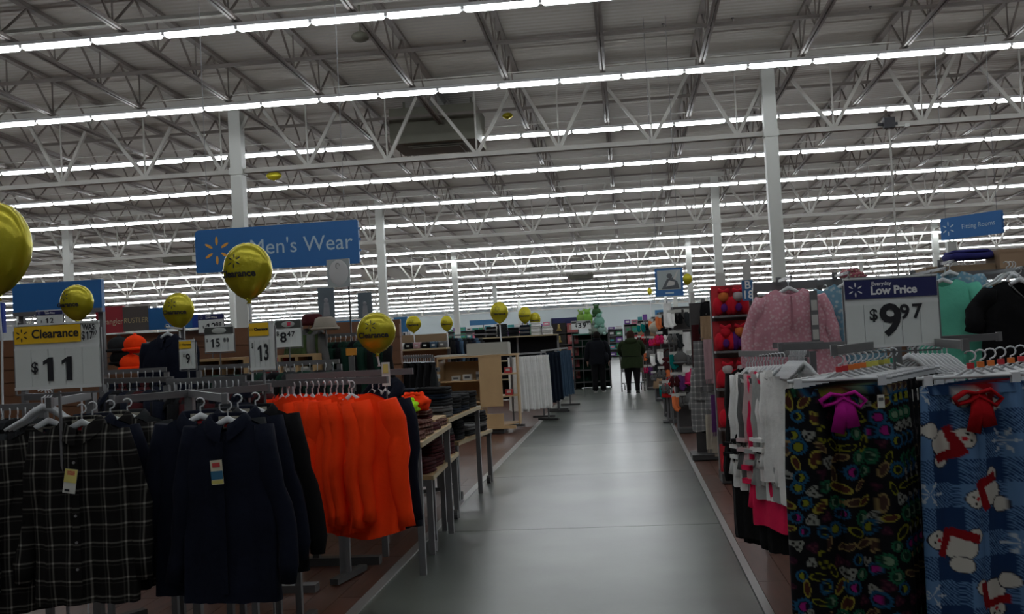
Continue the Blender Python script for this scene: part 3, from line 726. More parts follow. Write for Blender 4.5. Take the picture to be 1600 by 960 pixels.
# base of orange rack seen on the floor (pole and cross foot), and another foot in front
def floor_pt(x, y):
    d = AF*FPX + AR*(x-800) - AU*(y-480); s = -CAMZ/d.z; return Vector((d.x*s, d.y*s, 0))
f1 = floor_pt(496, 884); 
t = thing('rack_stand', 'dark low rack stand with a cross foot under the orange sweatshirts', 'rack', (f1.x, f1.y, 0))
MB().box((0, 0, .5), (.05, .05, .95)).build('post', M_DGREY, t); MB().box((.15, 0, .03), (.66, .09, .06)).build('foot', M_DGREY, t)
zt = .98; MB().bar((-.3, 0, zt), (.5, 0, zt), .03, .03).build('rail', M_DGREY, t)
f2 = floor_pt(455, 925); t = thing('rack_stand', 'low grey rack foot on the floor right of the navy shirt', 'rack', (f2.x-.2, f2.y, 0))
MB().box((.12, 0, .025), (.52, .10, .05)).build('foot', M_GREY, t); MB().box((-.1, 0, .5), (.05, .05, .96)).build('post', M_GREY, t)

# --- dark garments packed on rails between (background of front racks)
dk = make_shirt('dark_shirt', 'x', 'shirt', M_BLK, .46, .72, .05, .58, seed=21, collar=True)
def packed_row(x0, y0, Y0, x1, y1, Y1, n, protos, mats_, lab, glab, rz, hlab=None, rail=True, drop=.085, zrail=None, sc=1, post=True, extra=.05, raillab=None):
    a = at(x0, y0, Y0); b = at(x1, y1, Y1); b.z = a.z = (a.z+b.z)/2
    if rail:
        m = (a+b)/2; t = thing('garment_rail', raillab or ('grey rail of the ' + glab), 'rack', (m.x, m.y, 0)); d = (b-a).normalized()*extra
        MB().bar((a-d)-Vector((m.x, m.y, 0)), (b+d)-Vector((m.x, m.y, 0)), .016, .032).build('rail', M_GREY, t)
        for e in (a-d, b+d):
            MB().box((e.x-m.x, e.y-m.y, a.z/2), (.032, .032, a.z-.04)).build('post', M_GREY, t)
            MB().box((e.x-m.x, e.y-m.y, .03), (.06, .45, .04), math.atan2(d.y, d.x)).build('foot', M_DGREY, t)
    for k in range(n):
        p = along(a, b, k, n); r = rz + .12*math.sin(k*2.1+n); pr = protos[k % len(protos)]
        m = mats_[k % len(mats_)]; z = a.z - drop + .004*math.sin(k*3)
        s = sc*(1+.03*math.sin(k*1.9))
        put(pr, (p.x, p.y, z), r, lab, glab if n > 1 else None, s, M1(m, 'body', 'sleeve', 'collar', 'hood', 'button_placket', 'trouser_leg', 'waistband'))
        if hlab: put(HANG, (p.x, p.y, a.z-.092), r, hlab, 'hangers of the ' + glab)
    return a, b
packed_row(168, 598, 5.9, 262, 591, 5.6, 9, [dk], [M_NAVY, M_BLK, M_NAVY, M_CHAR, M_MAROON], 'dark shirt hanging in the row between the plaid and navy shirts', 'dark shirts between the plaid and navy shirts', -1.0, 'white hanger in the row between the plaid and navy shirts')
packed_row(272, 597, 5.5, 372, 592, 5.4, 12, [dk], [M_BLK, M_CHAR, M_MAROON, M_NAVY], 'dark garment hanging just behind the tagged navy shirt', 'dark garments behind the navy work shirt', -1.05, 'white hanger in the row above the tagged navy shirt')
packed_row(2, 640, 4.9, 52, 632, 4.9, 5, [dk], [M_CHAR, M_BLK], 'dark garment at the left edge under the large clearance sign', 'dark garments at the left edge', -.9, 'white hanger at the left edge under the large clearance sign')
packed_row(376, 599, 5.65, 410, 600, 5.6, 4, [dk], [M_BLK, M_MAROON], 'black garment between the navy shirt and the orange row', 'black garments left of the orange row', -.9, 'white hanger between the navy shirt and the orange row')
# long shelf-like rail of empty hangers
packed_row(170, 583, 7.2, 250, 577, 7.2, 8, [dk], [M_BLK, M_NAVY, M_MAROON], 'dark garment in the far row behind the large clearance sign', 'dark garments behind the large clearance sign', -1.1, 'white hanger in the far row behind the large clearance sign')
packed_row(320, 574, 7.2, 520, 566, 7.0, 18, [dk], [M_BLK, M_DKGRN, M_CHAR], 'dark garment in the far row behind the thirteen dollar sign', 'dark garments behind the thirteen dollar sign', -1.1, 'white hanger in the far row behind the thirteen dollar sign')

# --- price signs left
D = lambda *a: list(a)
price_sign('price_sign', 'large yellow and white clearance sign priced 11 dollars', 90, 556, 4.05, 147, 108, True, [('$', .22, -.26, .33, 1), ('1', .50, -.09, .30, 1), ('1', .50, .13, .30, 1)], 0, .02, foot=.05)
price_sign('price_sign', 'narrow turned clearance sign priced 13 dollars', 410, 540, 5.2, 41, 78, False, [('$', .14, -.38, .50, .6), ('13', .46, .04, .34, .5)], 0, .01, foot=.12)
price_sign('price_sign', 'small clearance sign priced 9 dollars left of the navy shirt', 293, 554, 6.3, 26, 47, False, [('$', .16, -.2, .46, .6), ('9', .46, .06, .34, .7)], 0, .01, foot=.12)
price_sign('price_sign', 'photo topped price sign reading 15.88', 343, 530, 8.6, 48, 41, False, [('$', .16, -.42, .46, 1), ('15', .46, -.14, .34, .8), ('88', .22, .24, .44, .9)], 0, .01, kind='photo', foot=.35)
price_sign('price_sign', 'price sign reading 8.47 with a red emblem on top', 451, 521, 8.6, 42, 44, True, [('$', .2, -.42, .5, 1), ('8', .5, -.2, .34, 1), ('47', .26, .1, .46, 1)], 0, .01, kind='photo', foot=.35)
price_sign('price_sign', 'navy headed low price sign behind the 15.88 sign', 330, 505, 10.5, 42, 30, False, [('$', .2, -.3, .3, 1), ('12', .5, 0, .3, 1), ('88', .3, .3, .4, 1)], 0, .01, kind='low', foot=.45)
price_sign('price_sign', 'navy headed low price sign behind the balloon on the left', 78, 497, 8.0, 46, 26, False, [('$', .2, -.3, .3, 1), ('12', .5, 0, .3, 1)], 0, .01, kind='low', foot=.35)
for sx, sy, SY, ht in ((600, 588, 5.6, 36), (628, 585, 8, 30)):
    pass
q = at(603, 585, 5.5); t = thing('price_sign', 'small white and yellow card clipped above the navy hoodies', 'sign', (q.x, q.y, q.z-.055)); MB().box((0, 0, .055), (.045, .004, .13)).build('card', M_CARD, t); MB().box((0, -.004, .085), (.028, .002, .05)).build('yellow_band', M_PTAG, t); MB().bar((0, .005, -.10), (0, .005, .02), .006).build('stem', M_GREY, t)

# --- balloons
def balloon(label, cx, cy, wpx, hpx, Y, rz=0, txt=True, stick=None, m=None, toff=0, name='foil_balloon', zend=0.003):
    k = Y/FPX*1.0; R = wpx/2*k; Rz = hpx/2*k; c = at(cx, cy, Y); t = thing(name, label, 'balloon', c, rz)
    n, mm = 48, 24; P = []; F = []
    for i in range(mm+1):
        a = PI*i/mm
        for j in range(n):
            b = 2*PI*j/n; x = math.sin(a)*math.cos(b); y = math.sin(a)*math.sin(b); z = math.cos(a)
            rim = (1-abs(y))**3; wr = 1-.035*rim*abs(math.sin(math.atan2(z, x)*15))
            low = max(0, -z); 
            P.append((x*R*wr*(1-.10*low**3), y*R*.62, z*Rz*wr - .10*Rz*low**6))
    for i in range(mm):
        for j in range(n): q = (j+1) % n; F.append((i*n+j, (i+1)*n+j, (i+1)*n+q, i*n+q))
    MB().add(P, F).build('foil_skin', m or M_BALL, t, True)
    MB().tube([(0, 0, -Rz*1.02), (0, 0, -Rz*1.14), (.0, 0, -Rz*1.22)], [.02*R/.13+.004, .008, .016], 8).build('neck', m or M_BALL, t, True)
    if txt:
        def pr(p):
            x, _, z = p; r = min(.97, math.sqrt((x/R)**2+(z/Rz)**2)); return (x, -R*.62*math.sqrt(1-r*r)*1.0-.012*R/.13-.002, z)
        b = MB(); spark(b, toff*R-.12*R, 0, .30*Rz, .30*R, pr); b.build('spark_emblem', M_INK, t)
        b = MB(); add_text(b, 'Clearance', .37*R, toff*R-.03*R, 0, -.17*Rz, .016*R, 1, pr); b.build('lettering', M_INK, t)
    if stick:
        MB().tube([(0, 0, -Rz*1.2), (0.01, 0, -Rz*1.2-stick*.5), (0, 0, -c.z+zend)], .004+.0004*Y, 6).build('stick', M_PLAS, t)
    return t
balloon('large yellow foil balloon cut off by the left edge', -5, 385, 120, 150, 4.9, txt=False, stick=.42, zend=1.33)
balloon('yellow clearance balloon behind the large clearance sign', 120, 472, 57, 58, 6.2, rz=.0, toff=-.28, stick=.3)
balloon('yellow clearance balloon above the small nine dollar sign', 279, 484, 53, 56, 8.45, toff=-.0, stick=.3, zend=1.80)
balloon('large yellow clearance balloon overlapping the blue menswear sign', 387, 422, 82, 90, 5.5, toff=-.18, stick=.5, zend=zr3+.0)
balloon('yellow clearance balloon above the right end of the orange row', 588, 519, 64, 64, 5.76, stick=.12, zend=1.49)
balloon('small yellow balloon above the black hanging pants', 646, 506, 25, 26, 19.9, stick=.4, zend=1.5)
balloon('small yellow balloon left of the column, second above the black pants', 698, 505, 20, 24, 20.3, stick=.5, zend=1.5)
balloon('yellow balloon above the wooden cabinet', 780, 488, 29, 33, 17.9, stick=.6, zend=1.7)
balloon('small yellow balloon, left of the touching pair above the white jeans', 820, 492, 21, 26, 27.0, stick=.4, zend=1.7)
balloon('small yellow balloon, right of the touching pair above the white jeans', 836, 499, 18, 22, 27.1, stick=.4, zend=1.7)
balloon('loose yellow balloon caught under the ceiling lights', 428, 275, 26, 14, 26.5, txt=False)
balloon('tiny yellow balloon stuck high in the roof steel', 793, 181, 17, 10, 24, txt=False)
balloon('yellow balloon beside the blue picture sign', 1074, 436, 15, 17, 24, txt=False, stick=.5)
balloon('tiny far yellow balloon left of the blue picture sign', 1015, 455, 8, 11, 45, txt=False, stick=.5)

# --- hanging blue department sign
def banner(label, x0, y0, x1, y1, Y, txt, tsize, sparkm, rz=0, z_up=3.6, lettm=None, W=None, H=None, tx=.15):
    c = at((x0+x1)/2, (y0+y1)/2, Y); W = W or (x1-x0)*Y/FPX; H = H or (y1-y0)*Y/FPX
    t = thing('department_sign', label, 'sign', (c.x, c.y, c.z-H/2), rz); r = .10*H; poly = []
    for cx_, cz_, a0 in ((W/2-r*.5, r*.5, -PI/2), (W/2-r*.5, H-r*.5, 0), (-W/2+r, H-r, PI/2), (-W/2+r*.5, r*.5, PI)):
        rr = r if cz_ == H-r else r*.5
        for k in range(5): a = a0+k*PI/8; poly.append((cx_+rr*math.cos(a), cz_+rr*math.sin(a)))
    MB().prism(poly, -.03, .03).build('panel', M_BLUE, t)
    if sparkm: b = MB(); spark(b, -W*.365, -.034, H*.5, H*.33); b.build('spark_emblem', sparkm, t)
    b = MB(); add_text(b, txt, tsize*H, W*tx, -.034, H*.5, .0); b.build('lettering', lettm or M_WINK, t)
    b = MB(); 
    for s in (-.42, .42): b.bar((s*W, 0, H), (s*W, 0, LZ(c.y)+DK-c.z+H/2), .008)
    b.build('suspension_cables', M_GREY, t)
    b = MB()
    for k in (.3, .55, .8): b.box((W/2+.01, 0, H*k), (.03, .02, .03))
    b.build('edge_tabs', M_BLUE, t); return t
banner("large blue hanging sign reading Men's Wear with an orange spark", 295, 351, 570, 421, 14, "Men's Wear", .50, M_ORANGEI, rz=-.03, lettm=mat('pale_blue_lettering', (.42, .55, .62), .6))
banner('blue hanging sign reading Fitting Rooms on the right', 1487, 336, 1548, 370, 20, 'Fitting Rooms', .30, mat('pale_blue_lettering', (.42, .55, .62), .6), rz=-.95, W=1.30, H=.42, lettm=mat('pale_blue_lettering', (.42, .55, .62), .6), tx=.13)
q0 = at(14, 495, 9.6); q1 = at(152, 436, 9.6)
t = thing('header_sign', 'plain blue header board behind the balloon on the far left', 'sign', ((q0.x+q1.x)/2, 9.7, q0.z)); W = q1.x-q0.x; H = q1.z-q0.z
MB().box((0, 0, H/2), (W, .06, H)).build('panel', M_BLUE, t); MB().box((0, -.034, .02), (W, .012, .04)).build('lower_rail', M_GREY, t)
for s in (-.45, .45): MB().box((s*W, .05, -q0.z/2+.02), (.05, .05, q0.z)).build('post', M_GREY, t)
q = at(2, 497, 8.9); t = thing('header_sign', 'deep blue narrow board at the left edge above the racks', 'sign', (q.x-.12, 8.9, q.z-.14)); MB().box((0, 0, .14), (.3, .05, .28)).build('panel', mat('deep_blue_panel', (.01, .04, .3), .5), t); MB().box((0, .04, -q.z/2+.07), (.05, .04, q.z-.14)).build('post', M_GREY, t)

# --- header boards and slat wall of the left gondola
YG = 11.0
def gbox(x0, y0, x1, y1, Y, dep=.05): 
    p = at(x0, y1, Y); q_ = at(x1, y0, Y); return Vector(((p.x+q_.x)/2, Y+dep/2, (p.z+q_.z)/2)), (abs(q_.x-p.x), dep, abs(q_.z-p.z))
gl = at(-20, 560, YG).x; gr = at(620, 530, YG).x
t = thing('wall_gondola', 'long brown slat wall fixture behind the left racks', 'shelving', ((gl+gr)/2, YG+.2, 0)); W = gr-gl; ztop = at(250, 520, YG).z
for k in range(int(ztop/.15)):
    MB().box((0, -.02, .12+k*.15), (W, .04, .142)).build('slat', M_WOODD, t)
MB().box((0, .03, ztop/2+.01), (W, .05, ztop)).build('back_board', M_WOODD, t)
MB().box((0, -.15, .06), (W, .4, .10)).build('base_deck', M_GREY, t)
hd = [('red header board with a cream brand name', 150, 478, 192, 522, (.35, .03, .04), 'Wrangler', (.6, .5, .35)), ('grey brown header board with gold lettering', 192, 478, 232, 518, (.10, .085, .075), 'RUSTLER', (.5, .4, .2)), ('blue header board with a pale curved emblem', 232, 478, 300, 516, (.015, .12, .32), None, None), ('deep blue header board above the brown wall', 300, 490, 330, 512, (.01, .05, .3), None, None)]
for lab, x0, y0, x1, y1, c, txt, ic in hd:
    cc, dm = gbox(x0, y0, x1, y1, YG, .05); s = thing('header_sign', lab, 'sign', (cc.x, cc.y, cc.z-dm[2]/2))
    MB().box((0, 0, dm[2]/2), (dm[0]-.01, .05, dm[2])).build('panel', mat(lab[:12].replace(' ', '_')+'_panel', c, .5, var=.08), s)
    if txt: b = MB(); add_text(b, txt, dm[2]*(.30 if txt[1] == 'U' else .30), dm[0]*.02, -.03, dm[2]*.42, 0, .9); b.build('lettering', mat(txt[:1].lower()+'_lettering_ink', ic, .6), s)
    elif x0 == 232: b = MB(); b.tube([(.05+.12*math.cos(a), -.03, .08+.12*math.sin(a)) for a in [PI*.45+k*.15 for k in range(8)]], .014, 6); b.tube([(.08+.07*math.cos(a), -.03, .06+.07*math.sin(a)) for a in [PI*.45+k*.15 for k in range(8)]], .011, 6); b.build('curved_emblem', mat('pale_blue_lettering', (.42, .55, .62), .6), s)
# orange caps and hoodies hanging on the wall
cap = thing('winter_beanie', 'x', 'cap'); MB().ball((0, 0, 0), (.11, .08, .10), 16, 10).build('crown', M_ORG, cap, True); MB().tube([(.108*math.cos(a), .078*math.sin(a), -.055) for a in [2*PI*k/18 for k in range(19)]], .018, 8).build('cuff', M_ORG, cap, True); MB().ball((0, 0, .10), .02, 8, 6).build('tip', M_ORG, cap, True)
for k, (x, y, m, lab) in enumerate(((211, 538, M_ORG, 'bright orange cap pegged upper on the brown wall'), (205, 568, M_ORG, 'bright orange cap pegged lower on the brown wall'), (186, 540, M_CHAR, 'dark cap left of the orange caps'), (190, 560, M_BLK, 'black cap at the lower left of the orange caps'), (236, 571, M_CHAR, 'dark cap right of the lower orange cap'))):
    q = at(x, y, 9.3 if m is M_ORG else 9.6); put(cap, q, .2*k, lab, None, (1, 1, .88), M1(m, 'crown', 'cuff', 'tip'))
    MB().bar((0, .08, .02), (0, 1.6 if m is M_ORG else 1.3, .02), .008).build('peg', M_CHROME, scn.objects[-1] if False else [o for o in scn.objects if o.get('label') == lab][0])
jk_ = make_shirt('work_jacket', 'x', 'jacket', M_NAVY, .50, .66, .09, .58, seed=31, collar=True, out=.06, r0=.09)
q = at(262, 527, 8.2); put(jk_, q, -.2, 'dark navy jacket hanging left of the small nine dollar sign', mats=M1(M_NAVY, 'body')); put(HANG, (q.x, q.y, q.z+.02), -.2, 'white hanger of the dark navy jacket by the nine dollar sign')
q_ = Vector((q.x, q.y, q.z+.09)); t = thing('jacket_stand', 'grey arm stand holding the dark navy jacket', 'stand', (q.x, q.y+.3, 0)); MB().box((0, 0, q_.z/2), (.03, .03, q_.z)).build('post', M_GREY, t); MB().bar((0, 0, q_.z-.02), (0, -.34, q_.z-.005), .015).build('arm', M_GREY, t); MB().box((0, 0, .03), (.4, .4, .05)).build('foot', M_GREY, t)
# cubby shelves
def cubby(label, x0, y0, x1, Y, zt=None, nx=2, rows=3, dep=.4):
    a = at(x0, y0, Y); b = at(x1, y0, Y); W = b.x-a.x; H = at((x0+x1)/2, y0, Y).z
    t = thing('cubby_shelf', label, 'shelving', ((a.x+b.x)/2, Y+dep/2, 0))
    MB().box((0, 0, H-.012), (W+.03, dep, .024)).build('top_panel', M_WOOD, t); MB().box((0, dep/2-.01, H/2), (W, .015, H-.03)).build('back_panel', M_WOODD, t)
    for i in range(nx+1): MB().box((-W/2+W*i/nx, 0, (H-.024)/2), (.026, dep, H-.024)).build('divider', M_WOOD, t)
    for r in range(rows):
        for i in range(nx): MB().box((-W/2+W*(i+.5)/nx, -.0, .05+r*(H-.05)/rows), (W/nx-.028, dep-.02, .02)).build('shelf', M_WOOD, t)
    return t, H
cubby('open wooden cubby shelf behind the 15.88 sign', 306, 560, 382, 8.8, nx=2)
cubby('open wooden cubby shelf under the 8.47 sign with red shirts', 436, 554, 490, 8.8, nx=2, rows=3)
def folded_mb(w_=.28, d=.30, h=.05, seed=0):
    rnd = random.Random(seed); mb = MB(); P = []; F = []; n = 24
    prof = [(.0, .9), (.12, 1), (.5, 1.02), (.88, 1), (1, .9)]
    for k, (t, s) in enumerate(prof):
        for i in range(n):
            a = 2*PI*i/n; c, q = math.cos(a), math.sin(a)
            P.append((w_/2*s*math.copysign(abs(c)**.35, c)+.004*math.sin(i*3+seed), d/2*s*math.copysign(abs(q)**.35, q), h*t+.006*math.sin(i*1.3+seed+k)*(t > .5)))
    for k in range(4):
        for i in range(n): j = (i+1) % n; F.append((k*n+i, k*n+j, (k+1)*n+j, (k+1)*n+i))
    F.append(tuple(range(n-1, -1, -1))); F.append(tuple(range(4*n, 5*n))); mb.add(P, F)
    return mb
folded = thing('folded_shirt', 'x', 'folded clothes'); folded_mb(h=.028).build('lower_fold', M_BLK, folded, True)
mb = folded_mb(.272, .292, .026, 3); mb.v = [(a, b, c+.027) for a, b, c in mb.v]; mb.build('upper_fold', M_BLK, folded, True)
def stack(x, y, Y, n, mats_, lab, grp, rz=0, sc=(1, 1, 1), base=None, jit=.01):
    p = base or at(x, y, Y)
    for k in range(n):
        m = mats_[k % len(mats_)]
        put(folded, (p.x+jit*math.sin(k*3.3), p.y+jit*math.cos(k*2.7), p.z+k*.056*sc[2]), rz+.06*math.sin(k*5.1), lab, grp, sc, M1(m, 'lower_fold', 'upper_fold'))
q = at(470, 592, 8.72); stack(470, 592, 9.0, 1, [M_RED], 'folded red shirt in the cubby under the 8.47 sign', None)
stack(469, 583, 9.0, 1, [M_WHTF], 'folded white print shirt on the red one in the cubby', None)
stack(438, 588, 9.0, 3, [M_RED, M_WHTF, M_RED], 'folded red and white shirt left in the cubby below the 8.47 sign', 'folded shirts left in the cubby', sc=(.7, 1, 1))
# dark green garments right of it
a, b = packed_row(508, 527, 9.4, 596, 519, 9.2, 12, [dk], [M_DKGRN, M_DKGRN, M_BLK], 'dark green garment hanging above the orange row', 'dark green garments behind the orange row', -1.0, 'white hanger of the dark green garments', sc=1.0)
camo = FA('camo_print_cloth', (.05, .08, .03), .8)
packed_row(462, 505, 9.3, 492, 503, 9.2, 4, [dk], [camo, M_GRYF], 'camouflage green jacket right of the 8.47 sign', 'camouflage jackets by the 8.47 sign', -.8, 'white hanger of a camouflage jacket')
q = at(549, 550, 8.6); t = thing('cloth_label', 'small orange hanging label board before the dark green garments', 'label', (q.x, 8.6, q.z-.04)); MB().box((0, 0, .04), (.09, .02, .06)).build('board', mat('orange_board', (.6, .25, .02), .5), t); MB().box((0, 0, -.15), (.05, .02, .3)).build('strip', M_GRYF, t); MB().bar((0, .012, -q.z+.045), (0, .012, .05), .012).build('stem', M_GREY, t)

# oval standee and photo panels
def standee(label, x0, y0, x1, y1, Y, kind, rz=0):
    cc, dm = gbox(x0, y0, x1, y1, Y, .03); t = thing('photo_standee', label, 'sign', (cc.x, cc.y, cc.z-dm[2]/2), rz); W, H = dm[0], dm[2]
    MB().box((0, 0, H/2), (W, .03, H)).build('panel', mat('pale_grey_panel', (.33, .36, .36), .5) if kind == 0 else mat('slate_photo_panel', (.10, .13, .15), .5, var=.3, vscale=6), t)
    if kind == 0: MB().ball((W*.02, -.012, H*.52), (W*.45, .012, H*.47), 20, 12).build('oval_face', mat('white_oval_face', (.5, .5, .5), .5), t, True); MB().tube([(W*.0+.02*math.cos(a), -.026, H*.75+.03*math.sin(a)) for a in [k*.6 for k in range(9)]], .003, 5).build('curl_emblem', M_GREY, t)
    else:
        b = MB(); b.ball((0, -.015, H*.58), (W*.14, .006, H*.08)); b.prism([(-W*.2, 0.02), (W*.22, .02), (W*.16, H*.5), (-W*.14, H*.5)], -.019, -.015); b.build('figure_print', mat('figure_print_grey', (.24, .25, .27), .6, var=.3, vscale=10), t)
    z = cc.z-H/2; b = MB().bar((W*.45, .02, -z+.0), (W*.40, .02, H*.3), .015); b.box((W*.45, .02, -z+.02), (.25, .25, .02)); b.build('pole', M_DGREY, t); return t
standee('pale panel with a large white oval on a dark pole', 512, 404, 545, 450, 9.9, 0)
standee('slate photo panel left below the oval sign', 498, 449, 521, 497, 12.2, 1)
standee('slate photo panel right of the oval sign pole', 560, 457, 580, 498, 12.0, 1)
q = at(508, 505, 9.0); t = thing('straw_hat', 'beige bucket hat on top of the dark green garments', 'hat', q); MB().loft([((0, 0, -.05), .13, .11), ((0, 0, -.02), .105, .09), ((0, 0, .04), .09, .08), ((0, 0, .055), .06, .05)]).build('crown', mat('beige_felt', (.25, .22, .18), .9), t, True); MB().tube([(.12*math.cos(a), .10*math.sin(a), -.05) for a in [k*PI/10 for k in range(21)]], .014, 6).build('brim', mat('beige_felt', (.25, .22, .18), .9), t, True); MB().bar((0, 0, -.05), (0, .1, -.75), .012).build('stand_rod', M_GREY, t)
q = at(488, 500, 9.2); t = thing('bucket_hat', 'dark maroon bucket hat beside the beige one', 'hat', q); MB().loft([((0, 0, -.05), .13, .11), ((0, 0, -.02), .105, .09), ((0, 0, .04), .09, .08), ((0, 0, .055), .06, .05)]).build('crown', M_MAROON, t, True); MB().bar((0, 0, -.05), (0, .1, -.75), .012).build('stand_rod', M_GREY, t)

# --- nesting tables
def table(label, x0, y0, x1, y1, drop_px, dep, m_rim=None):
    """front-right edge of the top runs pixel (x0,y0)->(x1,y1); legs reach the floor"""
    pass
def ntable(label, P0, P1, inward, H, wheels=False):
    # P0,P1 world xy of the near edge (aisle side); inward width to the left
    t = thing('display_table', label, 'table', ((P0[0]+P1[0])/2-inward/2, (P0[1]+P1[1])/2, 0)); o = Vector(((P0[0]+P1[0])/2-inward/2, (P0[1]+P1[1])/2))
    L = P1[1]-P0[1]; ang = math.atan2(P0[0]-P1[0], L)
    c, s_ = math.cos(ang), math.sin(ang)
    def R_(x, y): return (x*c-y*s_, x*s_+y*c)
    MB().box((0, 0, H-.015), (inward, L, .03), ang).build('table_top', M_WOOD, t)
    x, y = R_(inward/2, 0); MB().box((x, y, H-.018), (.02, L, .034), ang).build('front_edge', mat('pale_edge_band', (.42, .34, .2), .5), t)
    for e in (-1, 1): x, y = R_(0, e*(L/2-.01)); MB().box((x, y, H-.055), (inward-.01, .03, .05), ang).build('apron', M_GREY, t)
    for e in (-1, 1):
        for f in (-1, 1): x, y = R_(f*(inward/2-.03), e*(L/2-.03)); MB().box((x, y, (H-.03)/2), (.045, .045, H-.03), ang).build('leg', M_GREY, t)
    if wheels:
        for e in (-1, 1): x, y = R_(inward/2-.03, e*(L/2-.12)); MB().tube([(x-.02, y, .045), (x+.02, y, .045)], .045, 12).build('caster', M_DGREY, t)
    return t, (o, ang)
def edge_world(x0, y0, x1, y1, z):
    def h(x, y): d = AF*FPX + AR*(x-800) - AU*(y-480); s = (z-CAMZ)/d.z; return (d.x*s, d.y*s)
    return h(x0, y0), h(x1, y1)
# front table pair: upper shelf table (edge 657,690 -> 703,663), lower (674,743 -> 715,708)
TB = {}
for nm, lab, e, z, iw, wh in (('a', 'tall wood topped display table with brown patterned throws', (657, 692, 703, 662), .92, .62, False), ('b', 'low wood topped table with dark red throws below the tall one', (675, 744, 715, 706), .60, .42, True),
                              ('c', 'tall display table with dark folded sweaters', (700, 655, 750, 634), .92, .62, False), ('d', 'low display table with grey and black folded shirts', (716, 691, 769, 670), .60, .5, True)):
    a, b = edge_world(*e, z); TB[nm] = (a, b, z, iw); ntable(lab, a, b, iw, z, wh)
def table_stacks(key, rows, lab, grp, mats_, nmax, sc=(1, 1, 1), seed=0):
    a, b, z, iw = TB[key]; rnd = random.Random(seed)
    L = b[1]-a[1]; n = max(1, int(L/.36))
    for i in range(n):
        for j in range(rows):
            u = (i+.5)/n; x = a[0]+(b[0]-a[0])*u - .17 - j*.3; y = a[1]+(b[1]-a[1])*u
            if a[0]+(b[0]-a[0])*u-x > iw: continue
            k = rnd.randint(max(1, nmax-2), nmax); m = [rnd.choice(mats_) for _ in range(k)]
            stack(0, 0, 0, k, m, lab, grp, 1.4, sc, Vector((x, y, z+.002)))
M_BRN1 = plaid_mat('brown_check_fleece', (.07, .02, .015), (.35, .25, .2), .05, .008); 
table_stacks('a', 2, 'brown patterned folded throw on the tall front display table', 'brown throws on the tall front table', [M_BRN1, M_MAROON, M_BRN1], 2, (1, 1, 1), 3)
table_stacks('b', 1, 'dark red folded throw on the low front display table', 'dark red throws on the low front table', [M_MAROON, M_MAROON, M_CHAR], 4, (1, 1, 1), 4)
table_stacks('c', 2, 'dark folded sweater on the second tall display table', 'dark sweaters on the second tall table', [M_CHAR, M_BLK, M_GRYF, M_DDEN], 5, (1, 1, 1), 5)
table_stacks('d', 1, 'grey or black folded shirt on the second low display table', 'folded shirts on the second low table', [M_CHAR, M_BLK, M_GRYF], 4, (1, 1, 1), 6)
M_LIME = FA('lime_fleece', (.45, .85, .02), .1)
def crumple(name, label, x, y, Y, r, m, seed):
    q = at(x, y, Y); t = thing(name, label, 'clothes', q); rnd = random.Random(seed); n, mm = 28, 14; P = []; F = []; ph = [rnd.uniform(0, 6) for _ in range(6)]
    for i in range(mm+1):
        a = PI*i/mm
        for j in range(n):
            b = 2*PI*j/n; k = 1+.10*math.sin(5*b+ph[0]+3*a)+.08*math.sin(9*b+ph[1]-4*a)+.08*math.sin(7*a+ph[2]+b)
            P.append((r[0]*k*math.sin(a)*math.cos(b), r[1]*k*math.sin(a)*math.sin(b), r[2]*k*math.cos(a)))
    for i in range(mm):
        for j in range(n): q2 = (j+1) % n; F.append((i*n+j, (i+1)*n+j, (i+1)*n+q2, i*n+q2))
    MB().add(P, F).build('draped_cloth', m, t, True)
    MB().tube([(r[0]*.6*math.cos(a), r[1]*.6*math.sin(a), r[2]*.95+.01*math.sin(a*3)) for a in [k*.7 for k in range(9)]], .012, 6).build('folded_hem', m, t, True)
za, zb = edge_world(640, 660, 650, 655, .98)
crumple('hi_vis_vest', 'crumpled bright orange garment on top of the table behind the hoodies', 647, 630, 8.3, (.13, .12, .075), M_ORG, 1)
crumple('hi_vis_vest', 'crumpled lime yellow garment lying beside the bright orange one', 635, 637, 8.1, (.10, .12, .06), M_LIME, 2)
q = at(640, 655, 8.4); t = thing('display_table', 'small brown topped table under the orange and lime garments', 'table', (q.x, 8.45, 0)); MB().box((0, 0, q.z-.02), (.5, .55, .035)).build('table_top', M_WOOD, t)
for e in (-1, 1):
    for f in (-1, 1): MB().box((e*.2, f*.23, (q.z-.04)/2), (.04, .04, q.z-.04)).build('leg', M_GREY, t)
zz = q.z
stack(0, 0, 0, 2, [M_MAROON, M_BRN1], 'maroon folded throw under the lime garment', 'maroon throws under the lime garment', .1, (1.3, 1.1, .6), Vector((q.x, 8.42, zz)))

# --- black pants long rack, papers, cabinet
pant = make_pants('hanging_pants', 'x', M_BLK, .36, .98, .035, 5)
packed_row(612, 560, 11.6, 672, 556, 11.0, 18, [pant], [M_BLK, M_BLK, M_CHAR], 'black pants hanging in the long row left of the wooden cabinet', 'black pants left of the wooden cabinet', -1.1, None, drop=.07)
t0 = at(612, 556, 11.6)
b = MB(); hg = thing('pants_hanger', 'x', 'hanger'); MB().tube([(-.15, 0, 0), (.15, 0, 0)], .009, 6).build('hanger_bar', M_PLAS, hg); MB().tube([(0, 0, 0), (0, 0, .05), (.02, 0, .07), (0, 0, .085)], .004, 5).build('hook', M_PLAS, hg)
aa = at(612, 560, 11.6); bb = at(672, 556, 11.0)
for k in range(18): p = along(aa, bb, k, 18); put(hg, (p.x, p.y, (aa.z+bb.z)/2-.065), -1.1, 'white clip hanger above the black pants row', 'hangers of the black pants row')
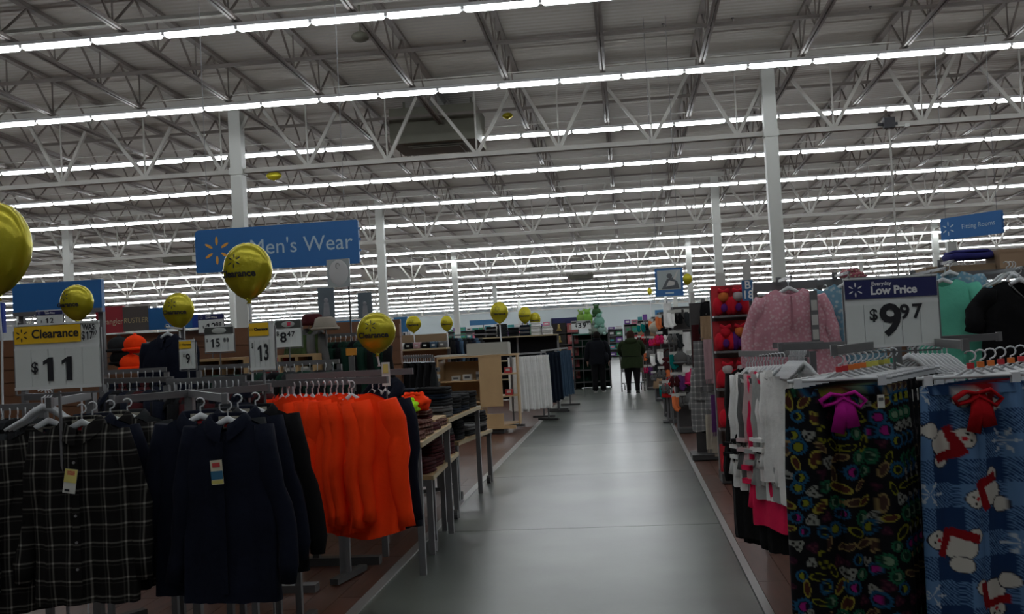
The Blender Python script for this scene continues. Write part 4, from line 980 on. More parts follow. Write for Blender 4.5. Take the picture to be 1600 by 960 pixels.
# cabinet
cab0 = at(760, 672, 12.2); 
f0 = floor_pt(752, 680); YC = f0.y
def cabinet():
    fx0 = at(683, 560, YC).x; fx1 = at(748, 560, YC).x; fx2 = at(804, 560, YC+.0).x; H = at(745, 556, YC).z
    W = fx1-fx0; dep = .75
    t = thing('wooden_cabinet', 'light maple display cabinet with open shelf and angled side panels beside the aisle', 'cabinet', (fx1, YC, 0))
    MB().box((-W/2, .35, H-.015), (W+.02, .7, .03)).build('top_panel', M_WOOD, t)
    MB().box((-W/2, .68, H/2), (W, .02, H-.2)).build('back_panel', M_WOOD, t)
    MB().box((-W, .35, (H-.03)/2+.06), (.025, .7, H-.15)).build('side_panel', M_WOOD, t)
    for z in (.14, .14+(H-.2)*.36, .14+(H-.2)*.68): MB().box((-W/2, .35, z), (W-.03, .64, .022)).build('shelf', M_WOOD, t)
    # angled front corner unit, facing the camera and the aisle
    w2 = (fx2-fx1)*.62
    MB().box((w2/2, .0, (H-.03)/2+.24), (w2, .03, H-.50)).build('door', M_WOOD, t)
    MB().box((w2/2, .0, .24), (w2, .03, .22)).build('lower_door', M_WOOD, t)
    MB().box((.0, .34, (H-.03)/2+.06), (.025, .66, H-.15)).build('side_panel', M_WOOD, t)
    a = (w2, 0); b2 = (w2+.22, .42)
    for z in (.14, .62, 1.0): MB().add([(0, .02, z), (w2, .02, z), (b2[0], b2[1], z), (b2[0], .7, z), (0, .7, z), (0, .02, z+.02), (w2, .02, z+.02), (b2[0], b2[1], z+.02), (b2[0], .7, z+.02), (0, .7, z+.02)], [(4,3,2,1,0), (5,6,7,8,9), (0,1,6,5), (1,2,7,6), (2,3,8,7), (3,4,9,8), (4,0,5,9)]).build('shelf', M_WOOD, t)
    mb = MB(); mb.add([(0, -.02, H-.03), (w2, -.02, H-.03), (b2[0]+.03, b2[1], H-.03), (b2[0]+.03, .7, H-.03), (0, .7, H-.03), (0, -.02, H), (w2, -.02, H), (b2[0]+.03, b2[1], H), (b2[0]+.03, .7, H), (0, .7, H)], [(4,3,2,1,0), (5,6,7,8,9), (0,1,6,5), (1,2,7,6), (2,3,8,7), (3,4,9,8), (4,0,5,9)]); mb.build('corner_top', M_WOOD, t)
    MB().box((b2[0], .56, (H-.03)/2+.06), (.025, .28, H-.15)).build('side_panel', M_WOOD, t)
    MB().box((w2*.1, .36, .055), (W*.9, .6, .09)).build('base_plinth', M_DGREY, t)
    MB().box((w2/2+.1, .0, .115), (w2+.2, .05, .05)).build('kick_rail', M_WOOD, t)
    return fx0, fx1, W, H, w2
fx0, fx1, CW, CH, w2 = cabinet()
q = thing('display_box', 'long white box lying on the wooden cabinet', 'box', (fx1+.02, YC+.3, CH+.002)); MB().box((.12, 0, .10), (.72, .4, .2)).build('carton', mat('white_carton', (.38, .38, .33), .7), q); MB().box((.12, 0, .205), (.70, .38, .01)).build('lid_flap', mat('white_carton', (.38, .38, .33), .7), q)
M_PAPER = mat('white_paper', (.5, .5, .47), .8)
for k in range(4):
    o = thing('paper_bundle', ['white paper sheaf hanging over the cabinet left corner', 'white paper sheaf lying on the cabinet by the long box', 'loose white paper on the cabinet top left', 'flat white leaflet on the cabinet top'][k], 'paper', (fx0+[.05, .45, .18, .33][k], YC+.2+.05*k, CH+.003+.0*k)); MB().box((0, 0, .012), (.24, .2, .022), .3*k).build('sheets', M_PAPER, o); MB().box((.01, .0, .028), (.2, .16, .008), .3*k+.2).build('top_sheet', M_PAPER, o)
for k in range(4):
    x = fx0+.28+k*.20; o = thing('shelf_item', ['crumpled white pack first on the upper cabinet shelf', 'striped pack second on the upper cabinet shelf', 'white jar third on the upper cabinet shelf', 'small beige box last on the upper cabinet shelf'][k], 'package', (x, YC+.22, .14+(CH-.2)*.68+.012)); h = [.08, .10, .14, .12][k]
    (MB().box((0, 0, h/2), (.15, .12, h)) if k != 2 else MB().tube([(0, 0, 0), (0, 0, h)], .05, 12)).build('pack_body', M_PAPER if k != 3 else mat('beige_box', (.3, .25, .18), .8), o); MB().box((0, -.063, h*.5), (.09, .002, h*.4)).build('printed_label', M_GRYF, o)
for k, z in enumerate((.66, 1.04)): o = thing('red_pack', ['red pack on the lower corner shelf of the cabinet', 'red pack on the upper corner shelf of the cabinet'][k], 'package', (fx1+w2+.08, YC+.28, z-.015)); MB().box((0, 0, .05), (.13, .1, .1)).build('pack_body', mat('red_pack_card', (.5, .04, .04), .6), o); MB().box((0, -.051, .06), (.07, .002, .04)).build('printed_label', M_PAPER, o)
# wall-like pad of striped packages on left of cabinet
for k in range(5):
    q = at(680, 578+k*11, YC-.12); o = thing('boxed_socks', ['topmost', 'second', 'third', 'fourth', 'lowest'][k]+' white sock pack clipped to the left side of the cabinet', 'package', q); MB().box((0, 0, 0), (.17, .05, .075)).build('pack_body', M_PAPER if k % 2 else M_GRYF, o); MB().box((0, -.026, 0), (.08, .002, .03)).build('printed_label', M_DDEN, o)
    if k == 4: MB().bar((-.06, .04, -q.z+.002), (-.06, .04, .5), .012).build('strip_holder', M_GREY, o)

# --- jeans racks beyond the cabinet
YJ = floor_pt(840, 650).y
packed_row(800, 556, YC+1.4, 850, 549, YC+2.4, 16, [pant], [M_WHTF], 'white pants hanging in the row right of the wooden cabinet', 'white pants right of the cabinet', -1.0, None, drop=.06)
packed_row(846, 549, YC+3.2, 868, 546, YC+4.4, 12, [pant], [M_DDEN], 'dark navy jeans hanging beyond the white pants', 'dark jeans beyond the white pants', -1.0, None, drop=.06)
packed_row(868, 546, YC+5.0, 886, 544, YC+6.4, 10, [pant], [M_DENIM], 'faded blue jeans hanging beyond the dark jeans', 'blue jeans beyond the dark jeans', -1.0, None, drop=.06)
# upper shelves with folded jeans behind
def shelf_run(label, x0, y0, x1, y1, Y, dep=.45, m=M_WOOD, back=True):
    a = at(x0, y0, Y); b = at(x1, y1, Y); z = (a.z+b.z)/2; W = b.x-a.x; t = thing('wall_shelf', label, 'shelving', ((a.x+b.x)/2, Y, 0))
    MB().box((0, 0, z-.015), (W, dep, .03)).build('shelf', mat('pale_edge_band', (.42, .34, .2), .5), t)
    for u in range(int(W/1.2)+2): MB().box((-W/2+.03+(W-.06)*u/(int(W/1.2)+1), dep/2+.02, z/2), (.05, .04, z)).build('upright', M_GREY, t)
    MB().box((0, dep/2+.045, (z+.0)/2), (W, .02, z-.03)).build('back_board', M_WOODD if back else M_BLK, t)
    for u in (.33, .62): MB().box((0, 0, z*u), (W, dep, .025)).build('shelf', mat('pale_edge_band', (.42, .34, .2), .5), t)
    return a, b, z
YS = 27.0
a, b, z = shelf_run('long pale shelf of folded jeans behind the cabinet', 742, 529, 872, 522, YS, back=False)
n = int((b.x-a.x)/.3)
for i in range(n):
    x = a.x+.15+i*.3; k = 3+(i*7) % 3; lt = x > a.x+(b.x-a.x)*.74
    stack(0, 0, 0, k+1, [M_WHTF, M_PAPER] if lt else [[M_BLK, M_CHAR, M_DDEN][(i//2) % 3], [M_BLK, M_GRYF, M_CHAR][i % 3]], 'pale folded towel on the right end of the long shelf' if lt else 'dark folded jeans on the long shelf behind the cabinet', 'pale towels on the long shelf' if lt else 'dark jeans on the long shelf', 0, (.95, 1, 1), Vector((x, YS-.02, z+.002)))
a, b, z = shelf_run('brown topped shelf run behind the black pants', 618, 548, 700, 542, 20.0)
for i in range(6):
    x = a.x+.12+i*.17
    o = thing('folded_bundle', ['white folded bundle at the left end of the brown shelf run', 'black bundle second on the brown shelf run', 'pale pink bundle third on the brown shelf run', 'dark bundle fourth on the brown shelf run', 'blue denim bundle fifth on the brown shelf run', 'grey bundle at the right end of the brown shelf run'][i], 'folded clothes', (x, 19.95, z+.002)); mb = folded_mb(.15, .25, .12, i); mb.build('bundle', [M_WHTF, M_BLK, FA('pale_pink', (.4, .25, .27)), M_BLK, M_DENIM, M_GRYF][i], o, True); MB().box((0, -.127, .06), (.06, .003, .03)).build('paper_band', M_PAPER, o)
c, dm = gbox(620, 520, 700, 536, 21.0, .3); t = thing('display_box', 'long brown cardboard case on the brown shelf run', 'box', (c.x, 20.9, z+.13)); 
c2 = c
MB().box((0, 0, dm[2]/2), dm).build('carton', mat('brown_cardboard', (.25, .17, .10), .8, var=.1), t); MB().box((0, -.2, -.07), (dm[0], .04, .12)).build('support_rail', M_GREY, t)
for k in range(8):
    q = at(704+k*6.5, 538, 20.5+.15*k); pr = dk; put(dk, (q.x, q.y, q.z+.10), -1.1, 'dark garment hanging behind the long white box', 'dark garments behind the white box', 1.0, M1([M_BLK, M_NAVY, M_DENIM, M_CHAR][k % 4], 'body', 'sleeve', 'collar'))
q = at(728, 528, 20.9); t = thing('garment_rail', 'rail of the dark garments behind the long white box', 'rack', (q.x, 21.2, 0)); MB().bar((-.35, -.55, q.z+.06), (.35, .45, q.z+.06), .03).build('rail', M_GREY, t); MB().box((0, 0, q.z/2+.02), (.04, .04, q.z)).build('post', M_GREY, t); MB().box((0, 0, .03), (.5, .5, .04)).build('foot', M_DGREY, t)
banner('distant blue hanging banner above the shelf of folded jeans', 735, 499, 775, 510, 45, ' ', .3, None) if False else None
for lab, x0, y0, x1, y1, Y in (('blue wall banner behind the yellow balloon above the jeans shelf', 734, 499, 776, 509, 60), ('blue poster panel left of the first small yellow balloon', 616, 495, 636, 520, 24), ('blue panel on the far wall right of the aisle', 1024, 484, 1036, 500, 60), ('blue strip panel behind the slate photo panels', 524, 500, 562, 508, 22)):
    c, dm = gbox(x0, y0, x1, y1, Y, .06); t = thing('department_sign', lab, 'sign', (c.x, c.y, c.z-dm[2]/2)); MB().box((0, 0, dm[2]/2), dm).build('panel', mat('mid_blue_panel', (.02, .14, .30), .5), t)
    MB().box((0, .05, -(c.z-dm[2]/2)/2), (.06, .05, c.z-dm[2]/2)).build('post', M_GREY, t)

# --- packaged toy rack at the far left aisle edge
YT = floor_pt(893, 608).y
def toy_rack():
    a = at(866, 600, YT); b = at(908, 600, YT); W = b.x-a.x; H = at(885, 497, YT).z
    t = thing('display_rack', 'tall dark rack of boxed golden and pink figures at the aisle edge', 'rack', ((a.x+b.x)/2, YT+.2, 0))
    MB().box((0, .1, H/2), (W, .04, H)).build('back_board', mat('dark_brown_board', (.02, .015, .012), .7), t)
    for s in (-1, 1): MB().box((s*W/2, 0, H/2), (.03, .26, H)).build('upright', M_GREY, t)
    MB().box((0, -.02, H-.12), (W, .05, .26)).build('header_panel', M_NAVYP, t)
    cw = W*.56; rows_ = 5
    for r in range(rows_):
        z = .3+r*(H-.75)/(rows_-1) if rows_ > 1 else .3
        MB().box((0, 0, z-.015), (W, .24, .02)).build('shelf', M_GREY, t)
        o = thing('boxed_doll', '%s dark box with a golden figure on the toy rack' % ['lowest', 'second lowest', 'middle', 'second highest', 'highest'][r], 'toy', ((a.x+b.x)/2-W/2+cw/2, YT+.12, z))
        MB().box((0, 0, .15), (cw-.04, .14, .30)).build('carton', mat('dark_brown_board', (.02, .015, .012), .7), o); MB().loft([((0, -.075, .06), .09, .02), ((0, -.08, .16), .03, .02), ((0, -.08, .20), .045, .02)]).ball((0, -.08, .23), .035).build('golden_figure', mat('gold_satin', (.5, .38, .12), .5), o, True)
        o = thing('boxed_doll', '%s pink boxed set on the toy rack' % ['lowest', 'second lowest', 'middle', 'second highest', 'highest'][r], 'toy', ((a.x+b.x)/2+W/2-(W-cw)/2, YT+.1, z))
        MB().box((0, 0, .14), (W-cw-.04, .14, .28)).build('carton', mat('rose_card', (.42, .10, .10), .6), o); MB().box((0, -.071, .15), ((W-cw)*.5, .004, .15)).build('window_card', mat('pale_pink_card', (.5, .3, .25), .6), o)
toy_rack()
# 39 dollar sign, green toys
price_sign('price_sign', 'distant white price sign reading 39 beyond the toy rack', 908, 508, 27, 30, 13, False, [('$', .5, -.25, .45, 1), ('39', .9, .05, .42, 1), ('97', .4, .4, .6, 1)], 0, .3, kind='photo', foot=1.6)
M_GRN = FA('lime_green_plush', (.2, .4, .08)); 
def plush(label, x, y, Y, r, m, m2, name='plush_toy'):
    q = at(x, y, Y); t = thing(name, label, 'toy', q); MB().ball((0, 0, 0), (r, r*.7, r), 14, 9).build('body', m, t, True); MB().ball((0, -.02, r*1.1), r*.55, 12, 8).build('head', m2, t, True)
    for s in (-1, 1): MB().ball((s*r*.5, -.02, r*1.6), (r*.2, r*.12, r*.25), 8, 6).build('ear', m, t, True); MB().ball((s*r*.6, -r*.4, -r*.8), r*.35, 8, 6).build('paw', m2, t, True)
    return t
for k, (x, y, r, c) in enumerate(((908, 497, .14, (.25, .42, .1)), (918, 497, .16, (.22, .45, .08)), (932, 488, .14, (.05, .12, .05)), (936, 503, .17, (.2, .42, .33)), (927, 514, .15, (.25, .3, .25)), (940, 516, .14, (.3, .45, .4)))):
    plush(['pale green', 'lime green', 'dark green striped', 'mint', 'grey green', 'pale mint'][k]+' toy piled above the black dressed man', x, y, 31, r, FA('toy_cloth_%s' % 'abcdef'[k], c), FA('toy_cloth_%s' % 'abcdef'[k], c))
t = thing('display_rack', 'tall green topped rack beyond the toy rack', 'rack', (at(922, 520, 31).x, 31.3, 0)); q = at(922, 521, 31); MB().box((0, 0, q.z-.02), (1.1, .6, .04)).build('top_shelf', mat('green_shelf', (.05, .2, .15), .5), t)
for k in range(4): MB().box((0, 0, .2+k*.36), (1.1, .55, .03)).build('shelf', M_DGREY, t)
MB().box((0, .25, q.z/2), (1.06, .03, q.z-.05)).build('back_panel', M_DKGRN, t)
for s in (-1, 1): MB().box((s*.54, 0, q.z/2), (.04, .6, q.z)).build('side_panel', M_DGREY, t)

# ================================================================== RIGHT SIDE
# printed pyjama cloths: flat multicolour prints stored on the cloth mesh
def motif_print(seed, base, kinds, pitch, size):
    rnd = random.Random(seed); cells = []
    for i in range(-8, 9):
        for j in range(-3, int(1.2/pitch)+2):
            cells.append((i*pitch+(j % 2)*pitch*.5+rnd.uniform(-.2, .2)*pitch, -j*pitch*.92+rnd.uniform(-.2, .2)*pitch, rnd.choice(kinds), rnd.uniform(0, 6.28), rnd.uniform(.75, 1.15)*size))
    kinds = [(k[0],)+tuple(DM(c) for c in k[1:]) for k in kinds]; cells = [(a, b, (k[0],)+tuple(DM(c) for c in k[1:]), d, e) for a, b, k, d, e in cells]
    def f(x, z):
        col = np.tile(np.array(base, float), (len(x), 1))
        for cx, cz, k, a, r in cells:
            dx, dz = x-cx, z-cz; rr = np.hypot(dx, dz); th = np.arctan2(dz, dx)
            if k[0] == 'burst':
                e = r*(.82+.22*np.abs(((th*7/PI+a) % 1)*2-1)); col[rr < e] = k[1]; col[rr < r*.62] = k[2]; col[(rr < r*.50) & (np.sin(dx*120+a)*np.cos(dz*110) > -.25)] = k[3]
            elif k[0] == 'oval':
                u = dx*math.cos(a)+dz*math.sin(a); v = -dx*math.sin(a)+dz*math.cos(a); q = np.sqrt((u/(r*1.15))**2+(v/(r*.5))**2); col[q < 1] = k[1]; col[q < .72] = k[2]
            elif k[0] == 'blob':
                q = rr/(r*(.7+.15*np.sin(th*3+a))); col[q < 1] = k[1]; col[(q < .8) & (np.sin(dx*260+a)*np.sin(dz*240) > .25)] = k[2]
        return col
    return f
DM = lambda c: tuple(v*.55 for v in c)
K1 = [('burst', (.02, .12, .25), (.005, .01, .02), (.30, .32, .02)), ('burst', (.02, .12, .25), (.01, .01, .03), (.45, .02, .25)), ('burst', (.02, .16, .08), (.01, .05, .03), (.22, .35, .22)), ('oval', (.42, .36, .05), (.10, .03, .02)), ('oval', (.35, .25, .10), (.08, .04, .03)), ('blob', (.35, .36, .32), (.02, .02, .02)), ('blob', (.05, .01, .03), (.12, .03, .05)), ('oval', (.30, .30, .02), (.01, .01, .01))]
def winter_print(seed):
    rnd = random.Random(seed)
    P_ = .21; snow = []
    men = []
    for i in range(-2, 3):
        for j in range(-1, 9):
            cx, cz = i*P_+(j % 2)*P_*.5+rnd.uniform(-.02, .02), -j*P_*.9-.02
            (men if (i+j) % 2 == 0 else snow).append((cx, cz, rnd.uniform(0, 6.28)))
    def f(x, z):
        a, b = ((x/.09) % 2 < 1), ((z/.09) % 2 < 1)
        col = np.tile(np.array((.09, .18, .33)), (len(x), 1)); col[a & b] = (.012, .035, .10)
        h = (a ^ b) & ((((x+z)/.0125) % 1) < .5); col[h] = (.012, .035, .10)
        for cx, cz, th in snow:
            dx, dz = x-cx, z-cz; r = np.hypot(dx, dz); t = np.arctan2(dz, dx); q = np.abs(((t*3/PI) % 1)-.5)*2
            col[(r < .05) & ((q > .86-.10*(r < .02)) | ((np.abs(r-.033) < .004) & (q > .6)))] = (.38, .43, .48)
        for cx, cz, th in men:
            for (ox, oz, r) in ((-.0, .055, .038), (0, -.012, .052), (.055, -.045, .030), (-.062, -.040, .032)):
                c, s = math.cos(th), math.sin(th); px, pz = cx+ox*c-oz*s, cz+ox*s+oz*c; rr = np.hypot(x-px, z-pz)
                col[rr < r] = (.02, .02, .03); col[rr < r-.004] = (.48, .46, .41)
            c, s = math.cos(th), math.sin(th); u = (x-cx)*c+(z-cz)*s; v = -(x-cx)*s+(z-cz)*c
            col[(np.abs(v-.026) < .015) & (np.abs(u) < .055)] = (.22, .004, .008); col[(np.abs(u-.045) < .017) & (v < .026) & (v > -.06)] = (.22, .004, .008)
            col[np.hypot(u, v-.052) < .008] = (.45, .01, .02); col[(np.hypot(u-.014, v-.066) < .005) | (np.hypot(u+.014, v-.066) < .005)] = (.01, .01, .01)
        return col
    return f
M_PRINT = attr_mat('printed_pyjama_cloth')
M_MAG = FA('magenta_ribbon', (.38, .01, .22)); M_REDR = FA('red_ribbon', (.33, .004, .008))
pj = make_pants('pyjama_pants', 'x', M_PRINT, .40, 1.02, .045, 41, True, motif_print(4, (.004, .004, .006), K1, .060, .031), M_MAG)
bj = make_pants('pyjama_pants', 'x', M_PRINT, .36, 1.02, .045, 43, True, winter_print(6), M_REDR)
pk = make_pants('pyjama_pants', 'x', M_BLK, .40, 1.02, .04, 44)
pb = make_pants('pyjama_pants', 'x', M_DENIM, .34, 1.02, .04, 45)
def store_tag(par, x, y, z, h=.05):
    MB().box((x, y, z), (.026, .003, h)).build('price_tag', M_TAG, par); o = [c for c in par.children if c.name.startswith('price_tag')][-1]
    MB().box((x, y-.002, z+.008), (.018, .001, .012)).build('barcode', M_GRYF, o)
store_tag(pj, .14, -.062, -.055)
cols = ['red', 'red', 'orange', 'orange', 'orange', 'yellow', 'yellow', 'yellow', 'yellow', 'green', 'green', 'green', 'yellow', 'yellow']
# black print pants arm : from front (1312,600) back to right
A0 = at(1312, 606, 4.15); ZB = A0.z
def strip_string(o):
    for c in list(o.children):
        if c.name.startswith('drawstring') or c.name.startswith('price_tag'):
            for d in list(c.children): bpy.data.objects.remove(d)
            bpy.data.objects.remove(c)
lab_pos = ['front', 'second', 'third', 'fourth', 'fifth', 'sixth', 'seventh', 'eighth', 'ninth', 'tenth', 'eleventh', 'twelfth', 'thirteenth', 'fourteenth']
black_variants = motif_print(9, (.004, .004, .006), [('blob', (.09, .08, .08), (.02, .02, .02)), ('oval', (.12, .10, .06), (.02, .01, .01)), ('blob', (.04, .04, .045), (.01, .01, .01))], .06, .022)
pj2 = make_pants('pyjama_pants', 'x', M_PRINT, .40, 1.02, .045, 47, True, black_variants, None); store_tag(pj2, .17, -.05, -.06)
for k in range(10):
    y = 4.15+k*.075; x = at(1312+k*9.5, 600, y).x; rz = -.05+.03*math.sin(k*2)
    lab = 'black pyjama pants with a colourful burst print and magenta bow' if k == 0 else '%s pair of dark printed pyjama pants on the left pyjama arm' % lab_pos[k]
    if k == 0: put(pj, (x, y, ZB), rz, lab)
    elif k < 3: o = dup(pj, (x, y, ZB), rz, lab); strip_string(o)
    elif k < 6: o = put(pj2, (x, y, ZB), rz, lab)
    else: put(pk, (x, y, ZB), rz, lab)
    hc = HANGC[cols[k]]; put(hc, (x, y, ZB+.02), rz, 'clip hanger of the %s pair on the left pyjama arm, %s size tab' % (lab_pos[k], cols[k]), None, (1.1, 1, 1))
B0 = at(1518, 601, 4.05); ZB2 = B0.z
cols2 = ['red', 'orange', 'orange', 'red', 'orange', 'red', 'orange', 'red']
for k in range(8):
    y = 4.02+k*.08; x = at(1518+k*16, 600, y).x; rz = .02+.03*math.sin(k*2)
    lab = 'blue snowman print pyjama pants with a red bow facing the camera' if k == 0 else '%s pair of blue pyjama pants on the right pyjama arm' % lab_pos[k]
    if k == 0: put(bj, (x, y, ZB2), rz, lab)
    elif k < 4: o = dup(bj, (x, y, ZB2), rz, lab); strip_string(o)
    else: put(pb, (x, y, ZB2), rz, lab)
    hc = HANGC[cols2[k]]; put(hc, (x, y, ZB2+.02), rz, 'clip hanger of the %s blue pair on the right pyjama arm, %s size tab' % (lab_pos[k], cols2[k]), None, (1.1, 1, 1))
# the four way rack that carries them
pc = at(1402, 575, 4.98); zA = ZB+.02+.128
ea = Vector((at(1306, 600, 4.1).x, 4.1, zA)); eb = Vector((at(1512, 600, 3.98).x, 3.98, zA))
t = arm_rack('pyjama_rack', 'grey four way rack carrying the pyjama pants', (pc.x, pc.y, zA+.03), [((pc.x, pc.y, zA), ea), ((pc.x+.12, pc.y, zA), eb), ((pc.x, pc.y, zA), (pc.x-.5, pc.y+.2, zA)), ((pc.x, pc.y, zA), (pc.x+.55, pc.y+.25, zA))], .4)
# white rows of hangers with pale garments behind (back arms)
for k in range(9):
    q = at(1420+k*7.5, 560, 5.15+.02*k); put(HANG, (q.x, q.y, q.z-.0), -.9, 'empty white hanger in the row behind the low price sign', 'empty hangers behind the low price sign')
q0 = at(1400, 556, 5.2); q1 = at(1490, 552, 5.3); t = thing('garment_rail', 'grey rail full of empty white hangers behind the low price sign', 'rack', (q0.x, 5.35, 0)); z_ = at(1450, 560, 5.2).z+.088
MB().bar((0, -.1, z_), (q1.x-q0.x+.1, .0, z_), .016, .03).build('rail', M_GREY, t); MB().box((.12, -.04, z_/2), (.032, .032, z_-.04)).build('post', M_GREY, t); MB().box((.12, -.04, .03), (.5, .06, .04)).build('foot', M_DGREY, t)
# price sign 9.97
price_sign('price_sign', 'large navy and white everyday low price sign reading 9.97', 1393, 487, 4.6, 135, 106, True, [('$', .22, -.20, .46, 1), ('9', .62, -.02, .36, 1), ('97', .28, .20, .48, 1)], 0, .02, kind='low', foot=.12)
# --- row of white tops with stripes, hot pink and black
WR = [(.60, .60, .58), (.55, .56, .55), (.6, .6, .6), (.40, .41, .40), (.62, .60, .58), (.60, .45, .45), (.5, .5, .5)]
tp = make_shirt('long_sleeve_top', 'x', 'top', M_WHTF, .40, .68, .03, .56, seed=71, collar=False, out=.03, r0=.05, r1=.035, folds=.010)
for c in (-.50, -.44):
    for sg in (-1, 1): MB().box((sg*.205, -.012, c), (.085, .072, .022)).build('cuff_stripe', M_BLK, tp)
cg = make_shirt('long_cardigan', 'x', 'cardigan', M_BLK, .44, .98, .04, .60, seed=73, collar=False, out=.03, r0=.06, folds=.012)
RW0 = at(1166, 556, 6.2); RW1 = at(1222, 550, 5.75)
mats_w = [M_BLK, M_WHTF, FA('pale_grey_knit', (.35, .36, .35)), M_WHTF, M_GRYF, M_WHTF, FA('pale_pink_knit', (.52, .38, .38)), FA('hot_pink_jersey', (.75, .02, .09)), M_WHTF, FA('pale_grey_knit', (.35, .36, .35)), M_WHTF, M_WHTF, M_WHTF]
for k in range(13):
    p = along(RW0, RW1, k, 13); m = mats_w[k]; rz = -1.12+.1*math.sin(k*2.2)
    nm = {0: 'long black cardigan at the left end of the pale tops row', 7: 'hot pink long top in the row of pale tops', 99: ''}.get(k, '%s pale long sleeve top from the left in the row before the pink blouse' % lab_pos[k])
    if m is M_BLK: put(cg, (p.x, p.y+(.0 if k == 0 else .3), p.z-.09), rz, nm)
    else:
        o = put(tp, (p.x, p.y, p.z-.09), rz, nm, None, (1, 1, 1.3 if k == 7 else 1+.08*math.sin(k*3)), M1(m, 'body', 'sleeve') if k in (1, 4, 11) else M1(m, 'body', 'sleeve', 'cuff_stripe'))
    put(HANG, (p.x, p.y, p.z-.092), rz, '%s white hanger from the left in the pale tops row' % lab_pos[k])
for k, (x, Y_) in enumerate(((1172, 6.35), (1186, 6.2), (1200, 6.15), (1214, 6.0), (1226, 5.9))):
    q = at(x, 556, Y_); put(cg, (q.x, q.y, (RW0.z+RW1.z)/2-.09), -.9, '%s long black cardigan from the left behind the pale tops' % lab_pos[k].replace('front', 'first'), None, (1, 1, 1.05))
t = thing('garment_rail', 'grey rail carrying the row of pale long sleeve tops', 'rack', ((RW0.x+RW1.x)/2, 5.95, 0)); zz = (RW0.z+RW1.z)/2
MB().bar((RW0.x-t.location.x-.03, .32, zz), (RW1.x-t.location.x+.1, -.42, zz), .016, .034).build('rail', M_GREY, t)
for e in ((RW1.x-t.location.x+.08, -.40),): MB().box((e[0], e[1], zz/2), (.032, .032, zz-.04)).build('post', M_GREY, t); MB().box((e[0], e[1], .03), (.06, .5, .04)).build('foot', M_DGREY, t)
for k in range(11):       # tight block of empty hangers right of them
    q = at(1233+k*2.4, 568, 5.65-.02*k); put(HANG, (q.x, q.y, q.z-.01), -1.15, 'empty white hanger stacked right of the pale tops', 'empty hangers right of the pale tops')
q = at(1245, 562, 5.3); t = thing('garment_rail', 'short grey rail under the empty hangers right of the pale tops', 'rack', (q.x, 5.42, 0)); MB().bar((-.08, .1, q.z+.072), (.12, -.18, q.z+.072), .016, .03).build('rail', M_GREY, t); MB().box((.10, .0, (q.z+.07)/2), (.03, .03, q.z)).build('post', M_GREY, t); MB().box((.1, 0, .03), (.4, .4, .04)).build('foot', M_DGREY, t)
# grey low rack foot on right floor
f3 = floor_pt(1218, 862); t = thing('rack_stand', 'low dark rack foot on the brown floor right of the aisle', 'rack', (f3.x+.15, f3.y, 0)); MB().box((0, 0, .025), (.45, .10, .05)).build('foot', M_GREY, t); MB().box((.1, 0, .5), (.05, .05, .95)).build('post', M_DGREY, t)

# --- gondola with face out garments
YR = 7.9
g0 = at(1176, 447, YR); g1 = at(1660, 421, YR); zr = at(1400, 437, YR).z
t = thing('wall_gondola', 'brown panelled gondola with a grey top rail behind the pink blouse', 'shelving', ((g0.x+g1.x)/2, YR, 0)); W = g1.x-g0.x
for k in range(4): MB().box((-W/2+W*(k+.5)/4, .05, zr/2-.02), (W/4-.01, .04, zr-.10)).build('back_panel', mat('brown_hardboard', (.24, .13, .075), .7, var=.1), t)
MB().box((0, .0, zr), (W, .05, .065)).build('top_rail', M_GREY, t)
MB().box((0, -.15, .07), (W, .45, .10)).build('base_deck', M_GREY, t)
for k in range(5): MB().box((-W/2+.015+(W-.03)*k/4, .02, zr/2), (.035, .05, zr)).build('upright', M_GREY, t)
def faceout(x, y, proto, label, rz, m, Y=7.5, sc=1, hl=None):
    q = at(x, y, Y); o = put(proto, q, rz, label, None, sc, M1(m, 'body', 'sleeve', 'collar')); put(HANG, (q.x, q.y, q.z-.012), rz, hl); 
    r = thing('faceout_arm', 'grey arm of the gondola behind the ' + hl.split('of the ')[-1], 'bracket', (q.x+.018, Y, q.z+.074)); MB().bar((0, -.04, 0), (0, YR-Y-.03, 0), .012, .02).build('arm', M_GREY, r); MB().box((0, YR-Y-.03, 0), (.04, .01, .06)).build('bracket', M_GREY, r)
    return o
def floral(name, base, c2, scale=45):
    m = mat(name, base, .9); nt = m.node_tree; b = nt.nodes['Principled BSDF']; v = N(nt, 'ShaderNodeTexVoronoi'); v.inputs['Scale'].default_value = scale; tc = N(nt, 'ShaderNodeTexCoord'); nt.links.new(tc.outputs['Object'], v.inputs['Vector'])
    cr = N(nt, 'ShaderNodeValToRGB'); cr.color_ramp.elements[0].position = .25; cr.color_ramp.elements[1].position = .5; cr.color_ramp.elements[0].color = (*c2, 1); cr.color_ramp.elements[1].color = (*base, 1)
    nt.links.new(v.outputs['Distance'], cr.inputs[0]); nt.links.new(cr.outputs[0], b.inputs['Base Color']); return m
M_PINK = floral('pink_floral_cotton', (.52, .24, .29), (.60, .40, .44)); M_BFLO = floral('blue_floral_cotton', (.13, .27, .36), (.35, .42, .45), 35)
M_MINT = FA('mint_cotton', (.12, .48, .34), .08)
bl = make_shirt('blouse', 'x', 'blouse', M_PINK, .50, .62, .07, .52, seed=81, collar=False, flare=1.3, out=.12, r0=.08, r1=.06, slope=.42)
MB().box((0, -.088, -.17), (.012, .006, .22)).build('button_placket', FA('pink_trim', (.40, .18, .22)), bl)
faceout(1232, 450, bl, 'pink floral blouse hanging left on the brown gondola', .0, M_PINK, 7.3, 1.0, 'white hanger of the pink floral blouse')
tee = make_shirt('tee_shirt', 'x', 'shirt', M_BFLO, .44, .62, .06, .20, seed=83, collar=False, flare=1.12, out=.10, r0=.08, r1=.075, slope=.36)
